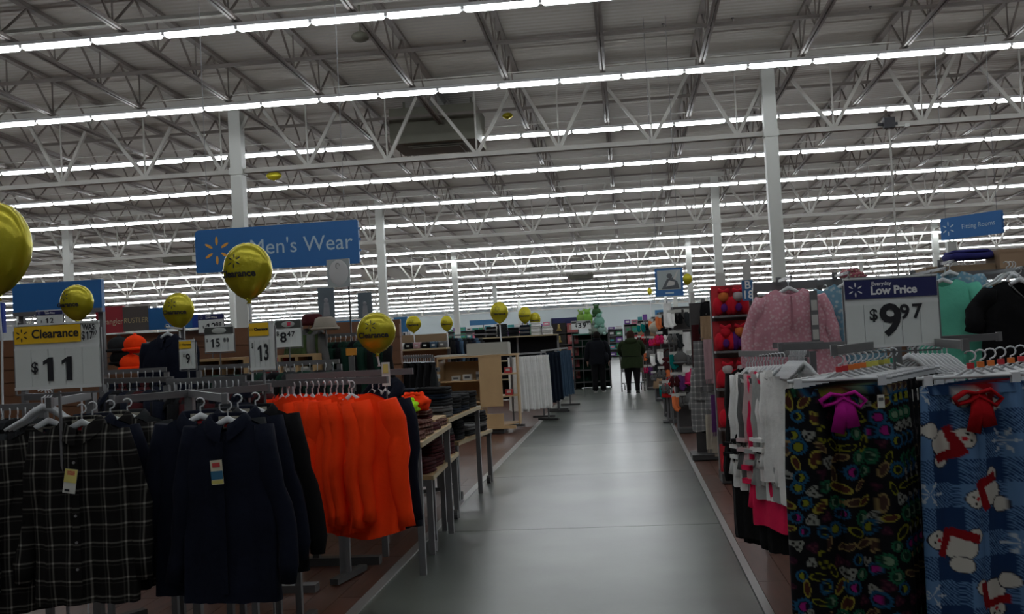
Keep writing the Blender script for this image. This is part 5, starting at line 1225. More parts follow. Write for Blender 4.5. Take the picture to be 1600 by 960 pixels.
faceout(1322, 443, tee, 'blue floral top behind the left side of the 9.97 sign', -.1, M_BFLO, 7.4, 1.0, 'white hanger of the blue floral top')
faceout(1290, 462, tee, 'second pink top edge on beside the pink blouse', -1.0, M_PINK, 7.55, .95, 'white hanger of the second pink top')
faceout(1484, 425, tee, 'pale blue floral top behind the mint green shirt', -.4, M_BFLO, 7.6, 1.0, 'white hanger of the pale blue floral top')
faceout(1473, 437, tee, 'mint green short sleeve shirt right of the 9.97 sign', -.35, M_MINT, 7.1, (1.0, 1, 1.05), 'white hanger of the mint green shirt')
bt = make_shirt('black_top', 'x', 'shirt', M_BLK, .50, .70, .07, .24, seed=87, collar=False, flare=1.1, out=.12, r0=.09, r1=.08, slope=.36, vneck=.12)
MB().tube([(-.075, -.02, -.02), (-.05, -.075, -.08), (0, -.10, -.14), (.05, -.075, -.08), (.075, -.02, -.02)], .005, 6).build('neck_piping', M_GRYF, bt)
for k in range(4): MB().tube([(0, -.098, -.18-k*.035), (0, -.104, -.18-k*.035)], .005, 8).build('button', M_GRYF, bt)
faceout(1592, 437, bt, 'black top with pale neck piping at the right edge', .1, M_BLK, 6.9, 1.0, 'white hanger of the black top')
for k in range(3):
    q = at(1582+k*6, 428, 7.1); put(HANG, (q.x, q.y+.1, q.z-.0), .5*k-.4, '%s spare white hanger above the black top' % ['left', 'middle', 'right'][k])
# narrow clear tag strip next to pink blouse
q = at(1273, 500, 7.2); t = thing('hang_strip', 'narrow grey size strip hanging right of the pink blouse', 'strip', (q.x, 7.2, q.z-.18)); MB().box((0, 0, .18), (.05, .02, .40)).build('strip', M_GREY, t); 
for k in range(3): MB().box((0, -.012, .08+k*.1), (.04, .002, .07)).build('label_card', M_PAPER, t)
MB().bar((0, .01, .36), (0, YR-7.2-.02, .36), .01).build('arm', M_GREY, t)
# boxes on top
def topbox(label, x0, y0, x1, y1, Y, m, dep=.3):
    c, dm = gbox(x0, y0, x1, y1, Y, dep); b = zr+.034; t = thing('cardboard_box', label, 'box', (c.x, Y, b)); h = c.z+dm[2]/2-b
    MB().box((0, 0, h/2), (dm[0], dep, h)).build('carton', m, t); MB().box((0, -dep/2-.001, h*.9), (dm[0]*.98, .003, .012)).build('lid_edge', M_DGREY if False else m, t); return t
M_CB = mat('brown_cardboard', (.25, .17, .10), .8, var=.1)
topbox('tan cardboard box at the right end of the gondola top', 1552, 390, 1596, 424, 8.0, mat('tan_carton', (.36, .24, .15), .8, var=.05))
topbox('low brown carton on the gondola top left of the tan box', 1438, 414, 1544, 424, 8.05, M_CB)
c, dm = gbox(1478, 405, 1546, 411, 8.05, .28); b0 = at(1490, 414, 8.05).z
t = thing('folded_cloth', 'flat folded dark blue cloth on the low brown carton', 'cloth', (c.x, 8.05, c.z-dm[2]/2+.012)); mb = folded_mb(dm[0], .27, .05, 2); mb.build('lower_fold', FA('indigo_cloth', (.03, .03, .15)), t, True); mb = folded_mb(dm[0]*.9, .26, .02, 5); mb.v = [(a, b, c_+.048) for a, b, c_ in mb.v]; mb.build('upper_fold', FA('indigo_cloth', (.03, .03, .15)), t, True)
crumple('folded_cloth', 'small multicoloured cloth bundle on the rail left of the 9.97 sign', 1330, 431, 7.95, (.10, .06, .035), floral('bright_floral_cloth', (.35, .08, .12), (.5, .45, .3), 60), 9)

# --- end cap with red plush packs, aisle marker sign
YP = floor_pt(1145, 757).y
pa = at(1128, 600, YP); pb_ = at(1174, 600, YP); PW = pb_.x-pa.x; PH = at(1150, 449, YP).z; PXc = (pa.x+pb_.x)/2
t = thing('endcap_rack', 'tall grey end rack of red plush slipper packs by the aisle marker', 'rack', (PXc, YP+.3, 0))
MB().box((0, .05, PH/2), (PW+.02, .04, PH)).build('back_panel', M_GREY, t)
for s in (-1, 1): MB().box((s*(PW/2+.03), .0, PH/2), (.04, .08, PH)).build('upright', M_GREY, t)
MB().box((0, -.1, .06), (PW+.1, .4, .10)).build('base_deck', M_DGREY, t)
lv = [at(1150, y, YP).z for y in (490, 546, 605, 668, 742)]
for z in lv: MB().box((0, -.12, z-.025), (PW+.08, .30, .022)).build('shelf', M_GREY, t)
M_PLR = FA('red_plush', (.55, .015, .03)); M_PLP = FA('purple_plush', (.10, .02, .16)); M_PLO = FA('orange_plush', (.6, .16, .04)); M_PLW = FA('white_plush', (.5, .45, .45))
sl = thing('plush_slipper_pack', 'x', 'slippers')
MB().box((0, .05, .12), (.20, .01, .24)).build('backing_card', mat('red_card', (.5, .02, .03), .6), sl)
MB().ball((-.045, -.0, .075), (.05, .06, .075), 12, 8).build('slipper', M_PLR, sl, True); MB().ball((.045, -.0, .075), (.05, .06, .075), 12, 8).build('slipper_pair', M_PLR, sl, True)
MB().ball((0, -.03, .15), (.045, .045, .045), 12, 8).build('plush_head', M_PLO, sl, True); MB().tube([(-.045, -.04, .20), (0, -.05, .185), (.045, -.04, .20)], [.02, .012, .02], 8).build('plush_bow', M_PLR, sl, True)
MB().ball((0, -.05, .06), (.03, .02, .035), 10, 6).build('plush_skirt', M_PLP, sl, True)
var = [('red and orange', M_PLR, M_PLO), ('red and purple', M_PLP, M_PLO), ('all red', M_PLR, M_PLR), ('red and white', M_PLR, M_PLW)]
for r, z in enumerate(lv):
    for c in range(2):
        v = var[(r*2+c*3) % 4] if r != 2 else var[3]
        put(sl, (PXc-PW/4+c*PW/2, YP+.12, z-.013), 0, '%s plush slipper pack, %s of the %s shelf of the end rack' % (v[0], ['left', 'right'][c], ['top', 'second', 'middle', 'fourth', 'lowest'][r]), None, (1.2, 1.1, 1.3), {'slipper': v[1], 'plush_head': v[2], 'plush_skirt': M_PLP})
sgn = thing('aisle_marker', 'blue aisle marker sign reading B 18 with a white panel above', 'sign', (at(1169, 470, YP-.15).x, YP-.15, 0))
q0 = at(1169, 470, YP-.15); q1 = at(1169, 438, YP-.15); q2 = at(1169, 402, YP-.15)
MB().box((0, 0, (q0.z+q1.z)/2), (.11, .03, q1.z-q0.z)).build('panel', mat('marker_blue', (.03, .12, .28), .5), sgn)
b = MB(); add_text(b, 'B', .115, 0, -.017, q0.z+(q1.z-q0.z)*.75, .002); add_text(b, '18', .115, 0, -.017, q0.z+(q1.z-q0.z)*.27, .002); b.build('lettering', M_WINK, sgn)
b = MB(); b.add([(-.05, -.06, q1.z), (.04, .05, q1.z), (.05, .07, q2.z), (-.04, -.05, q2.z-.06), (-.04, -.05, q1.z), (.05, .065, q1.z), (.06, .085, q2.z), (-.03, -.035, q2.z-.06)], [(0,1,2,3), (7,6,5,4), (0,4,5,1), (1,5,6,2), (2,6,7,3), (3,7,4,0)]); b.build('white_panel', M_PAPER, sgn)
MB().box((.03, .05, q1.z/2), (.03, .03, q1.z)).build('post', M_GREY, sgn); MB().box((.03, .05, .015), (.25, .2, .03)).build('base_plate', M_GREY, sgn)

# --- accessories along the right of the aisle
def kit():
    P = {}
    t = thing('knit_hat', 'x', 'hat'); MB().ball((0, 0, -.08), (.10, .07, .10), 12, 8).build('crown', M_BLK, t, True); MB().tube([(.098*math.cos(a), .068*math.sin(a), -.14) for a in [k*PI/8 for k in range(17)]], .016, 6).build('cuff', M_BLK, t, True); MB().ball((0, 0, .03), .03, 8, 6).build('bobble', M_BLK, t, True); P['hat'] = t
    t = thing('glove_pair', 'x', 'gloves'); 
    MB().box((0, .01, -.01), (.10, .004, .04)).build('header_card', M_PAPER, t)
    for s in (-1, 1):
        mb = MB(); mb.ball((s*.03, 0, -.09), (.03, .014, .05), 10, 6); 
        for f in range(4): mb.tube([(s*.03+(f-1.5)*.014, 0, -.12), (s*.03+(f-1.5)*.016, 0, -.185+abs(f-1.5)*.008)], .0075, 6)
        mb.tube([(s*.055, 0, -.08), (s*.072, 0, -.12)], .008, 6); mb.build('glove', M_BLK, t, True)
    P['gloves'] = t
    t = thing('hanging_scarf', 'x', 'scarf'); 
    for s in (-1, 1):
        n = 14; Pp = []; F = []
        for k in range(17):
            q = k/16
            for i in range(n):
                a = 2*PI*i/n; Pp.append((s*.045+(.05+.015*q)*math.cos(a), .02*math.sin(a)+.012*math.sin(math.cos(a)*5+q*3), -.02-.58*q*(1 if s > 0 else .9)))
        for k in range(16):
            for i in range(n): j = (i+1) % n; F.append((k*n+i, (k+1)*n+i, (k+1)*n+j, k*n+j))
        MB().add(Pp, F).build('scarf_end', M_GRYF, t, True)
    mb = MB(); 
    for i in range(9): mb.bar((-.09+.022*i, 0, -.56 if i > 4 else -.52), (-.09+.022*i, 0, -.66 if i > 4 else -.60), .008)
    mb.build('fringe', M_GRYF, t); o = t.children[-1]; [c for c in t.children if c.name.startswith('fringe')][0]['kind'] = 'stuff'; P['scarf'] = t
    t = thing('handbag', 'x', 'bag'); MB().loft([((0, 0, -.32), .13, .05), ((0, 0, -.30), .14, .06), ((0, 0, -.14), .12, .045), ((0, 0, -.12), .11, .015)]).build('bag_body', M_MAROON, t, True); MB().tube([(-.08, 0, -.13), (-.05, 0, -.04), (0, 0, 0), (.05, 0, -.04), (.08, 0, -.13)], .008, 6).build('strap', M_MAROON, t, True); MB().box((0, -.055, -.2), (.05, .01, .03)).build('clasp', M_CHROME, t); P['bag'] = t
    t = thing('sock_pack', 'x', 'socks'); MB().box((0, 0, -.02), (.10, .006, .05)).build('header_card', M_PAPER, t); MB().tube([(-.02, 0, -.03), (-.02, 0, -.15), (-.0, -.02, -.2), (.03, -.03, -.21)], [(.028, .014)]*4, 8).build('sock', M_GRYF, t, True); MB().tube([(.022, .01, -.03), (.022, .01, -.16), (.045, -.01, -.2)], [(.024, .012)]*3, 8).build('sock_pair', M_GRYF, t, True); P['socks'] = t
    t = thing('plush_slippers', 'x', 'slippers'); 
    for s in (-1, 1): MB().ball((s*.05, 0, -.10), (.048, .05, .11), 10, 8).build('slipper', M_WHTF, t, True); MB().ball((s*.05, -.04, -.05), (.03, .02, .03), 8, 6).build('slipper_trim', M_RED, t, True)
    MB().bar((-.05, 0, 0), (.05, 0, 0), .006).build('hang_loop', M_PLAS, t); P['slippers'] = t
    t = thing('hanging_robe', 'x', 'robe'); shirt_body_mb(.36, .8, .08, 91, .02, 1.2).build('body', M_GRYF, t, True)
    for s in (-1, 1): sleeve_mb(s, .36, .5, .06, .06, .05, 0, 3+s).build('sleeve', M_GRYF, t, True)
    MB().tube([(.17*math.cos(a), .09*math.sin(a), -.42) for a in [k*PI/10 for k in range(21)]], .014, 6).build('belt', M_GRYF, t, True); P['robe'] = t
    return P
KIT = kit()
COL = {'black': M_BLK, 'charcoal': M_CHAR, 'grey': M_GRYF, 'white': M_WHTF, 'maroon': M_MAROON, 'red': M_RED, 'hot pink': FA('hot_pink_knit', (.6, .02, .12)), 'teal': FA('teal_knit', (.0, .13, .12)), 'tan': FA('tan_knit', (.30, .20, .12)), 'purple': FA('purple_knit', (.10, .03, .13)), 'pale pink': FA('pale_pink', (.4, .25, .27)), 'navy': M_NAVY, 'orange': FA('orange_knit', (.6, .15, .05)), 'leopard': floral('spotted_fur', (.28, .2, .12), (.05, .03, .02), 60), 'cream': FA('cream_fur', (.45, .40, .32)), 'plaid grey': plaid_mat('grey_plaid_cloth', (.16, .16, .16), (.5, .48, .46), .07, .010), 'green': FA('green_knit', (.04, .16, .06))}
PART = {'hat': ('crown', 'cuff', 'bobble'), 'gloves': ('glove',), 'scarf': ('scarf_end', 'fringe'), 'bag': ('bag_body', 'strap'), 'socks': ('sock', 'sock_pair'), 'slippers': ('slipper',), 'robe': ('body', 'sleeve', 'belt')}
KN = {'hat': 'knit hat', 'gloves': 'glove pair', 'scarf': 'fringed scarf', 'bag': 'handbag', 'socks': 'sock pack', 'slippers': 'plush slipper pair', 'robe': 'robe'}
USEDLAB = {}
def hang_item(kind, colr, x, y, Y, where, rz=0, sc=1, wall=None):
    q = at(x, y, Y) if not isinstance(x, Vector) else x
    lab = '%s %s %s' % (colr, KN[kind], where)
    USEDLAB.setdefault(lab, []).append(1)
    o = put(KIT[kind], q, rz, lab, None, sc, {n: COL[colr] for n in PART[kind]})
    return o
def peg_rack(label, x0, x1, ytop, ybot, rows, pat, where, sc=1.22, dep=.30, header=None, ncol=None, two=False):
    """pegboard stand facing the camera; ybot is the floor contact pixel"""
    Y = floor_pt((x0+x1)/2, ybot).y+.0; a = at(x0, ybot, Y); b = at(x1, ybot, Y); W = b.x-a.x; H = at((x0+x1)/2, ytop, Y).z; cx = (a.x+b.x)/2
    t = thing('peg_rack', label, 'rack', (cx, Y+dep, 0))
    MB().box((0, .02, H/2+.04), (W, .025, H-.08)).build('peg_board', mat('dark_pegboard', (.05, .045, .045), .7), t)
    for s in (-1, 1): MB().box((s*W/2, .02, H/2), (.03, .05, H)).build('upright', M_GREY, t)
    MB().box((0, -.1, .04), (W, .30, .06)).build('base_deck', M_DGREY, t)
    if header: MB().box((0, 0, H+.06), (W, .02, .14)).build('header_card', COL[header], t)
    nc = ncol or max(2, int(W/.17)); ri = 0
    for r in range(rows):
        z = H-.06-(H-.35)*r/rows
        MB().bar((-W/2+.04, -.02, z+.02), (W/2-.04, -.02, z+.02), .012).build('crossbar', M_CHROME, t)
        for c in range(-1, nc):
            kind, colr = pat[(r*nc+c*(1+r) + c) % len(pat)]
            if c < 0: kind, colr = (('gloves', 'hot pink'), ('socks', 'white'), ('gloves', 'grey'), ('socks', 'teal'), ('gloves', 'maroon'), ('socks', 'orange'))[(r+len(label)) % 6]
            X = cx-W/2+(W*(c+.5)/nc if c >= 0 else -.03); yy = Y+dep-.16-.05*((c+r) % 2)-(.0 if c >= 0 else .10*(r % 2))
            MB().bar((X-cx, -.01, z+.012), (X-cx, -.24, z+.018), .007).build('peg', M_CHROME, t)
            hang_item(kind, colr, Vector((X, yy, z+.004)), 0, 0, '%s, %s row' % (where, ['top', 'second', 'third', 'fourth', 'fifth', 'sixth'][r]), .2*math.sin(c*2+r), sc)
    return t
# scarves and robes left of the end cap
for k, (kind, c, x, y, Y, rz, s, lb) in enumerate((
    ('robe', 'black', 1110, 470, 12.6, -.4, .72, 'at the top left of the red slipper rack'), ('scarf', 'tan', 1103, 492, 12.5, .2, .75, 'hanging left of the red slippers'),
    ('scarf', 'plaid grey', 1096, 530, 12.4, 0, 1.05, 'upper left of the red slipper rack'), ('scarf', 'pale pink', 1110, 528, 12.3, .3, .9, 'beside the grey scarf'),
    ('robe', 'plaid grey', 1100, 572, 12.5, -.5, .95, 'low on the rack left of the red slippers'), ('robe', 'black', 1114, 575, 12.6, -.4, .95, 'behind the grey robe left of the slippers'),
    ('scarf', 'cream', 1112, 646, 11.9, .1, .75, 'hanging lowest left of the red slipper rack'), ('scarf', 'maroon', 1092, 505, 13, .2, 1, 'behind the black robe'), ('scarf', 'purple', 1121, 615, 11.8, .2, .8, 'low beside the red slipper rack'))):
    q = at(x, y, Y); o = hang_item(kind, c, q, 0, 0, lb, rz, s)
xr = at(1106, 600, 12.95).x; zq = at(1106, 466, 12.9).z
t = thing('scarf_rack', 'chrome and grey stand of scarves and robes beside the end rack', 'rack', (xr, 13.0, 0)); MB().box((0, 0, zq/2), (.05, .05, zq)).build('post', M_GREY, t); MB().box((0, 0, .04), (.5, .5, .06)).build('foot', M_DGREY, t)
MB().box((.0, .06, zq/2), (.34, .03, zq-.1)).build('back_panel', mat('dark_pegboard', (.05, .045, .045), .7), t)
for k, (x, y, Y) in enumerate(((1110, 470, 12.6), (1103, 492, 12.5), (1098, 530, 12.4), (1110, 528, 12.3), (1100, 580, 12.5), (1112, 565, 12.6), (1112, 646, 11.9), (1121, 615, 11.8))):
    q = at(x, y, Y); MB().bar((q.x-xr, .0, q.z+.005), (q.x-xr, Y-13.05, q.z+.008), .010).build('peg', M_CHROME, t)
pA = [('gloves', 'black'), ('hat', 'hot pink'), ('socks', 'charcoal'), ('gloves', 'maroon'), ('hat', 'grey'), ('scarf', 'white'), ('socks', 'purple'), ('hat', 'black'), ('gloves', 'grey'), ('hat', 'leopard')]
pB = [('bag', 'black'), ('hat', 'teal'), ('gloves', 'white'), ('hat', 'charcoal'), ('bag', 'maroon'), ('hat', 'tan'), ('socks', 'orange'), ('scarf', 'black'), ('hat', 'green')]
pC = [('slippers', 'white'), ('slippers', 'charcoal'), ('slippers', 'red'), ('slippers', 'pale pink'), ('bag', 'black'), ('slippers', 'hot pink')]
pD = [('bag', 'tan'), ('bag', 'black'), ('hat', 'red'), ('bag', 'grey'), ('scarf', 'charcoal'), ('bag', 'leopard')]
peg_rack('dark peg rack of gloves and hats behind the scarf stand', 1062, 1094, 478, 678, 5, pA, 'on the peg rack behind the scarf stand')
peg_rack('wide peg rack of hats and bags, second past the scarf stand', 1040, 1078, 486, 652, 5, pB, 'on the second peg rack past the scarf stand')
peg_rack('low peg rack of plush slippers near the aisle edge', 1046, 1084, 590, 662, 1, pC, 'on the low slipper rack by the aisle')
peg_rack('peg rack of handbags beside the aisle, third past the scarf stand', 1026, 1056, 494, 628, 4, pD, 'on the handbag rack beside the aisle')
peg_rack('peg rack of dark accessories, fourth past the scarf stand', 1012, 1038, 500, 610, 4, pA, 'on the fourth peg rack past the scarf stand')
peg_rack('peg rack of bags near the shopping cart', 1004, 1024, 503, 596, 4, pD, 'on the rack nearest the shopping cart')
hang_item('bag', 'red', at(1046, 590, 18.2), 0, 0, 'hanging low at the aisle edge beside the peg racks', 0, 1.1)
q = at(1046, 590, 18.2); t = thing('bag_stand', 'slim stand of the red bag at the aisle edge', 'stand', (q.x, 18.3, 0)); MB().box((0, 0, (q.z+.02)/2), (.03, .03, q.z)).build('post', M_GREY, t); MB().bar((0, 0, q.z+.002), (0, -.14, q.z+.004), .01).build('peg', M_CHROME, t); MB().box((0, 0, .02), (.3, .3, .03)).build('foot', M_DGREY, t)
o2 = thing('fur_throw', 'pale fur throw heaped on the racks right of the aisle', 'throw', at(1036, 512, 20.5)); MB().ball((0, 0, 0), (.28, .2, .16), 16, 10).build('throw_heap', COL['cream'], o2, True); MB().ball((.15, -.05, -.1), (.16, .16, .12), 12, 8).build('throw_fold', COL['cream'], o2, True); MB().box((0, .05, -o2.location.z/2), (.05, .05, o2.location.z)).build('stand_post', M_GREY, o2)
# white t-shirt form on a post, small white panels
for lab, x0, y0, x1, y1, Y in (('tilted grey white panel above the black robe', 1118, 427, 1134, 452, 12.8), ('narrow white panel above the peg racks', 1080, 457, 1085, 480, 15.5)):
    c, dm = gbox(x0, y0, x1, y1, Y, .03); t = thing('rack_topper', lab, 'sign', (c.x, c.y, c.z-dm[2]/2), .5); MB().box((0, 0, dm[2]/2), dm).build('panel', M_PAPER, t); MB().bar((0, .03, -(c.z-dm[2]/2)), (0, .03, .05), .02).build('post', M_GREY, t)
c, dm = gbox(1025, 418, 1066, 464, 19.5, .05)
t = thing('picture_sign', 'blue bordered hanging picture sign with a black and white photograph', 'sign', (c.x, c.y, c.z-dm[2]/2)); W, H = dm[0], dm[2]
MB().box((0, 0, H/2), (W, .05, H)).build('panel', M_BLUE, t); MB().box((0, -.028, H*.58), (W*.84, .006, H*.70)).build('photo_panel', mat('pale_photo_grey', (.35, .40, .40), .5), t)
b = MB(); b.ball((W*.02, -.034, H*.72), (W*.10, .004, H*.09)); b.prism([(-W*.28, H*.25), (W*.36, H*.25), (W*.3, H*.5), (W*.12, H*.66), (-W*.08, H*.6)], -.036, -.033); b.build('figure_print', mat('figure_print_dark', (.08, .09, .10), .6, var=.5, vscale=9), t)
b = MB(); b.prism([(-W*.12, H*.34), (W*.18, H*.38), (W*.2, H*.5), (W*.0, H*.56)], -.039, -.037); b.prism([(W*.15, H*.6), (W*.3, H*.9), (W*.34, H*.88), (W*.22, H*.56)], -.039, -.037); b.build('white_print', M_PAPER, t)
b = MB(); b.bar((-W*.4, 0, H), (-W*.4, 0, LZ(19.5)+DK-c.z+H/2), .01); b.bar((W*.4, 0, H), (W*.4, 0, LZ(19.5)+DK-c.z+H/2), .01); b.build('suspension_cables', M_GREY, t)
MB().box((0, -.03, H*.11), (W*.3, .004, H*.05)).build('caption_bar', mat('pale_blue_lettering', (.42, .55, .62), .6), t)
# white post under fitting rooms sign
q = at(1504, 372, 19.6); t = thing('sign_column', 'pale square post beneath the fitting rooms sign', 'post', (q.x, 20.3, 0)); MB().box((0, 0, q.z/2), (.16, .16, q.z)).build('shaft', M_WHITE, t); MB().box((0, 0, .02), (.3, .3, .03)).build('base_plate', M_GREY, t)
# white dress form item
q = at(1042, 470, 17.5); t = thing('white_garment', 'white long garment hanging high above the peg racks', 'garment', q); shirt_body_mb(.14, .42, .04, 95).build('body', M_WHTF, t, True); MB().tube([(0, 0, -.01), (0, 0, .05), (.01, 0, .06)], .005, 5).build('hook', M_PLAS, t); MB().bar((0, .05, -q.z), (0, .05, .05), .02).build('stand_post', M_GREY, t)

# ================================================================== FAR MERCHANDISE across the store
far_cols = [('purple', (.10, .03, .2)), ('blue', (.02, .08, .25)), ('green', (.03, .18, .08)), ('red', (.35, .03, .04)), ('teal', (.02, .18, .2)), ('black', (.01, .01, .012)), ('grey', (.12, .12, .12)), ('tan', (.25, .17, .1)), ('white', (.4, .4, .4)), ('pink', (.4, .12, .18))]
def far_unit(label, x0, x1, ytop, ybot, seed, top=True, dep=.6, shelves=4, dark=M_DGREY):
    Y = floor_pt((x0+x1)/2, ybot).y; a = at(x0, ybot, Y); b = at(x1, ybot, Y); W = b.x-a.x; H = at((x0+x1)/2, ytop, Y).z; cx = (a.x+b.x)/2; rnd = random.Random(seed)
    t = thing('store_shelving', label, 'shelving', (cx, Y+dep/2, 0))
    MB().box((0, dep/2-.02, H/2), (W, .03, H)).build('back_panel', dark, t)
    for s in (-1, 1): MB().box((s*W/2, 0, H/2), (.03, dep, H)).build('side_panel', M_GREY, t)
    for r in range(shelves+1):
        z = .08+(H-.1)*r/shelves; MB().box((0, 0, z), (W, dep, .03)).build('shelf', M_GREY, t)
        if r == shelves and not top: continue
        n = max(2, int(W/.48)); sh = (H-.1)/shelves-.08
        for i in range(n):
            cn, cc = rnd.choice(far_cols); h = sh*rnd.uniform(.5, .95) if r < shelves else rnd.uniform(.12, .3)
            o = thing('boxed_goods', '%s package on the %s, %s' % (cn, ['lowest shelf', 'second shelf', 'third shelf', 'fourth shelf', 'top'][r if r < shelves else 4], label.replace('far shelf ', 'far ')), 'package', (cx-W/2+W*(i+.5)/n, Y+dep/2-.08, z+.016))
            MB().box((0, 0, h/2), (W/n*.86, dep*.6, h)).build('carton', mat('far_%s_pack' % cn, cc, .7, var=.2), o)
            if W/n > .25: MB().box((0, -dep*.3-.003, h*.5), (W/n*.5, .004, h*.4)).build('printed_label', M_PAPER if rnd.random() < .4 else mat('far_%s_pack' % rnd.choice(far_cols)[0], cc, .7), o)
    return t
far_unit('far shelf run beyond the toy rack left of the aisle', 925, 950, 512, 566, 1)
far_unit('far shelf bay behind the two shoppers', 952, 975, 514, 558, 2)
far_unit('far purple and blue shelf bay at the aisle end', 978, 1000, 506, 562, 3)
far_unit('far shelf bay right of the aisle end', 1000, 1016, 500, 572, 4)
far_unit('far shelf run behind the folded jeans', 700, 790, 516, 566, 5)
far_unit('far shelf run behind the pale towels', 795, 862, 510, 562, 6)
far_unit('far shelf run left of the small yellow balloons', 560, 640, 512, 590, 7)
far_unit('far shelf run behind the peg racks', 1030, 1110, 492, 566, 8, dark=M_CHAR)
far_unit('far shelf run behind the brown gondola', 1180, 1330, 478, 566, 9)
far_unit('far shelf run at the right end of the store', 1420, 1600, 468, 552, 10)
far_unit('far shelf run behind the cubby shelves', 380, 545, 520, 600, 11)
# pink wire of bags just right of the toy rack (aisle edge left)
for lab, x, top_, bot, cc in (('dark dress rack at the left aisle edge beyond the toy rack', 915, 522, 592, 'black'),):
    Y = floor_pt(x, bot).y; q = at(x, top_, Y)
    t = thing('garment_rail', 'grey rail of dark dresses beyond the toy rack', 'rack', (q.x, Y+.3, 0)); MB().bar((-.2, -.2, q.z), (.2, .4, q.z), .03).build('rail', M_GREY, t); MB().box((0, 0.1, q.z/2), (.04, .04, q.z)).build('post', M_GREY, t); MB().box((0, .1, .03), (.4, .4, .04)).build('foot', M_DGREY, t)
    for k in range(6): put(cg, (q.x-.18+k*.07, Y+.1+k*.1, q.z-.07), -1.0, 'dark dress hanging beyond the toy rack on the left', 'dark dresses beyond the toy rack', 1.0)

# ================================================================== SHOPPERS
M_SKIN = mat('skin', (.35, .2, .14), .6); M_HAIR = FA('dark_hair', (.008, .006, .005)); M_SHOE = mat('dark_shoe', (.02, .02, .02), .5); M_SOLE = mat('pale_sole', (.35, .35, .33), .6)
M_MJ = FA('black_jacket', (.006, .007, .010)); M_MT = FA('black_trousers', (.008, .008, .009)); M_WC = FA('dark_green_parka', (.020, .030, .012)); M_WT = FA('black_leggings', (.008, .007, .008))
def skin_body(name, joints, edges, radii, m, parent, sub=2, root=0):
    me = bpy.data.meshes.new(name); me.from_pydata([tuple(j) for j in joints], edges, []); me.update()
    o = bpy.data.objects.new(name, me); scn.collection.objects.link(o)
    sk = o.modifiers.new('skin', 'SKIN'); 
    for i, r in enumerate(radii): me.skin_vertices[0].data[i].radius = r if hasattr(r, '__len__') else (r, r)
    me.skin_vertices[0].data[root].use_root = True
    sd = o.modifiers.new('sub', 'SUBSURF'); sd.levels = sub; sd.render_levels = sub
    bpy.context.view_layer.update(); dg = bpy.context.evaluated_depsgraph_get(); nm = bpy.data.meshes.new_from_object(o.evaluated_get(dg))
    o.modifiers.clear(); o.data = nm; nm.materials.clear(); nm.materials.append(m); nm.shade_smooth(); o.parent = parent; return o
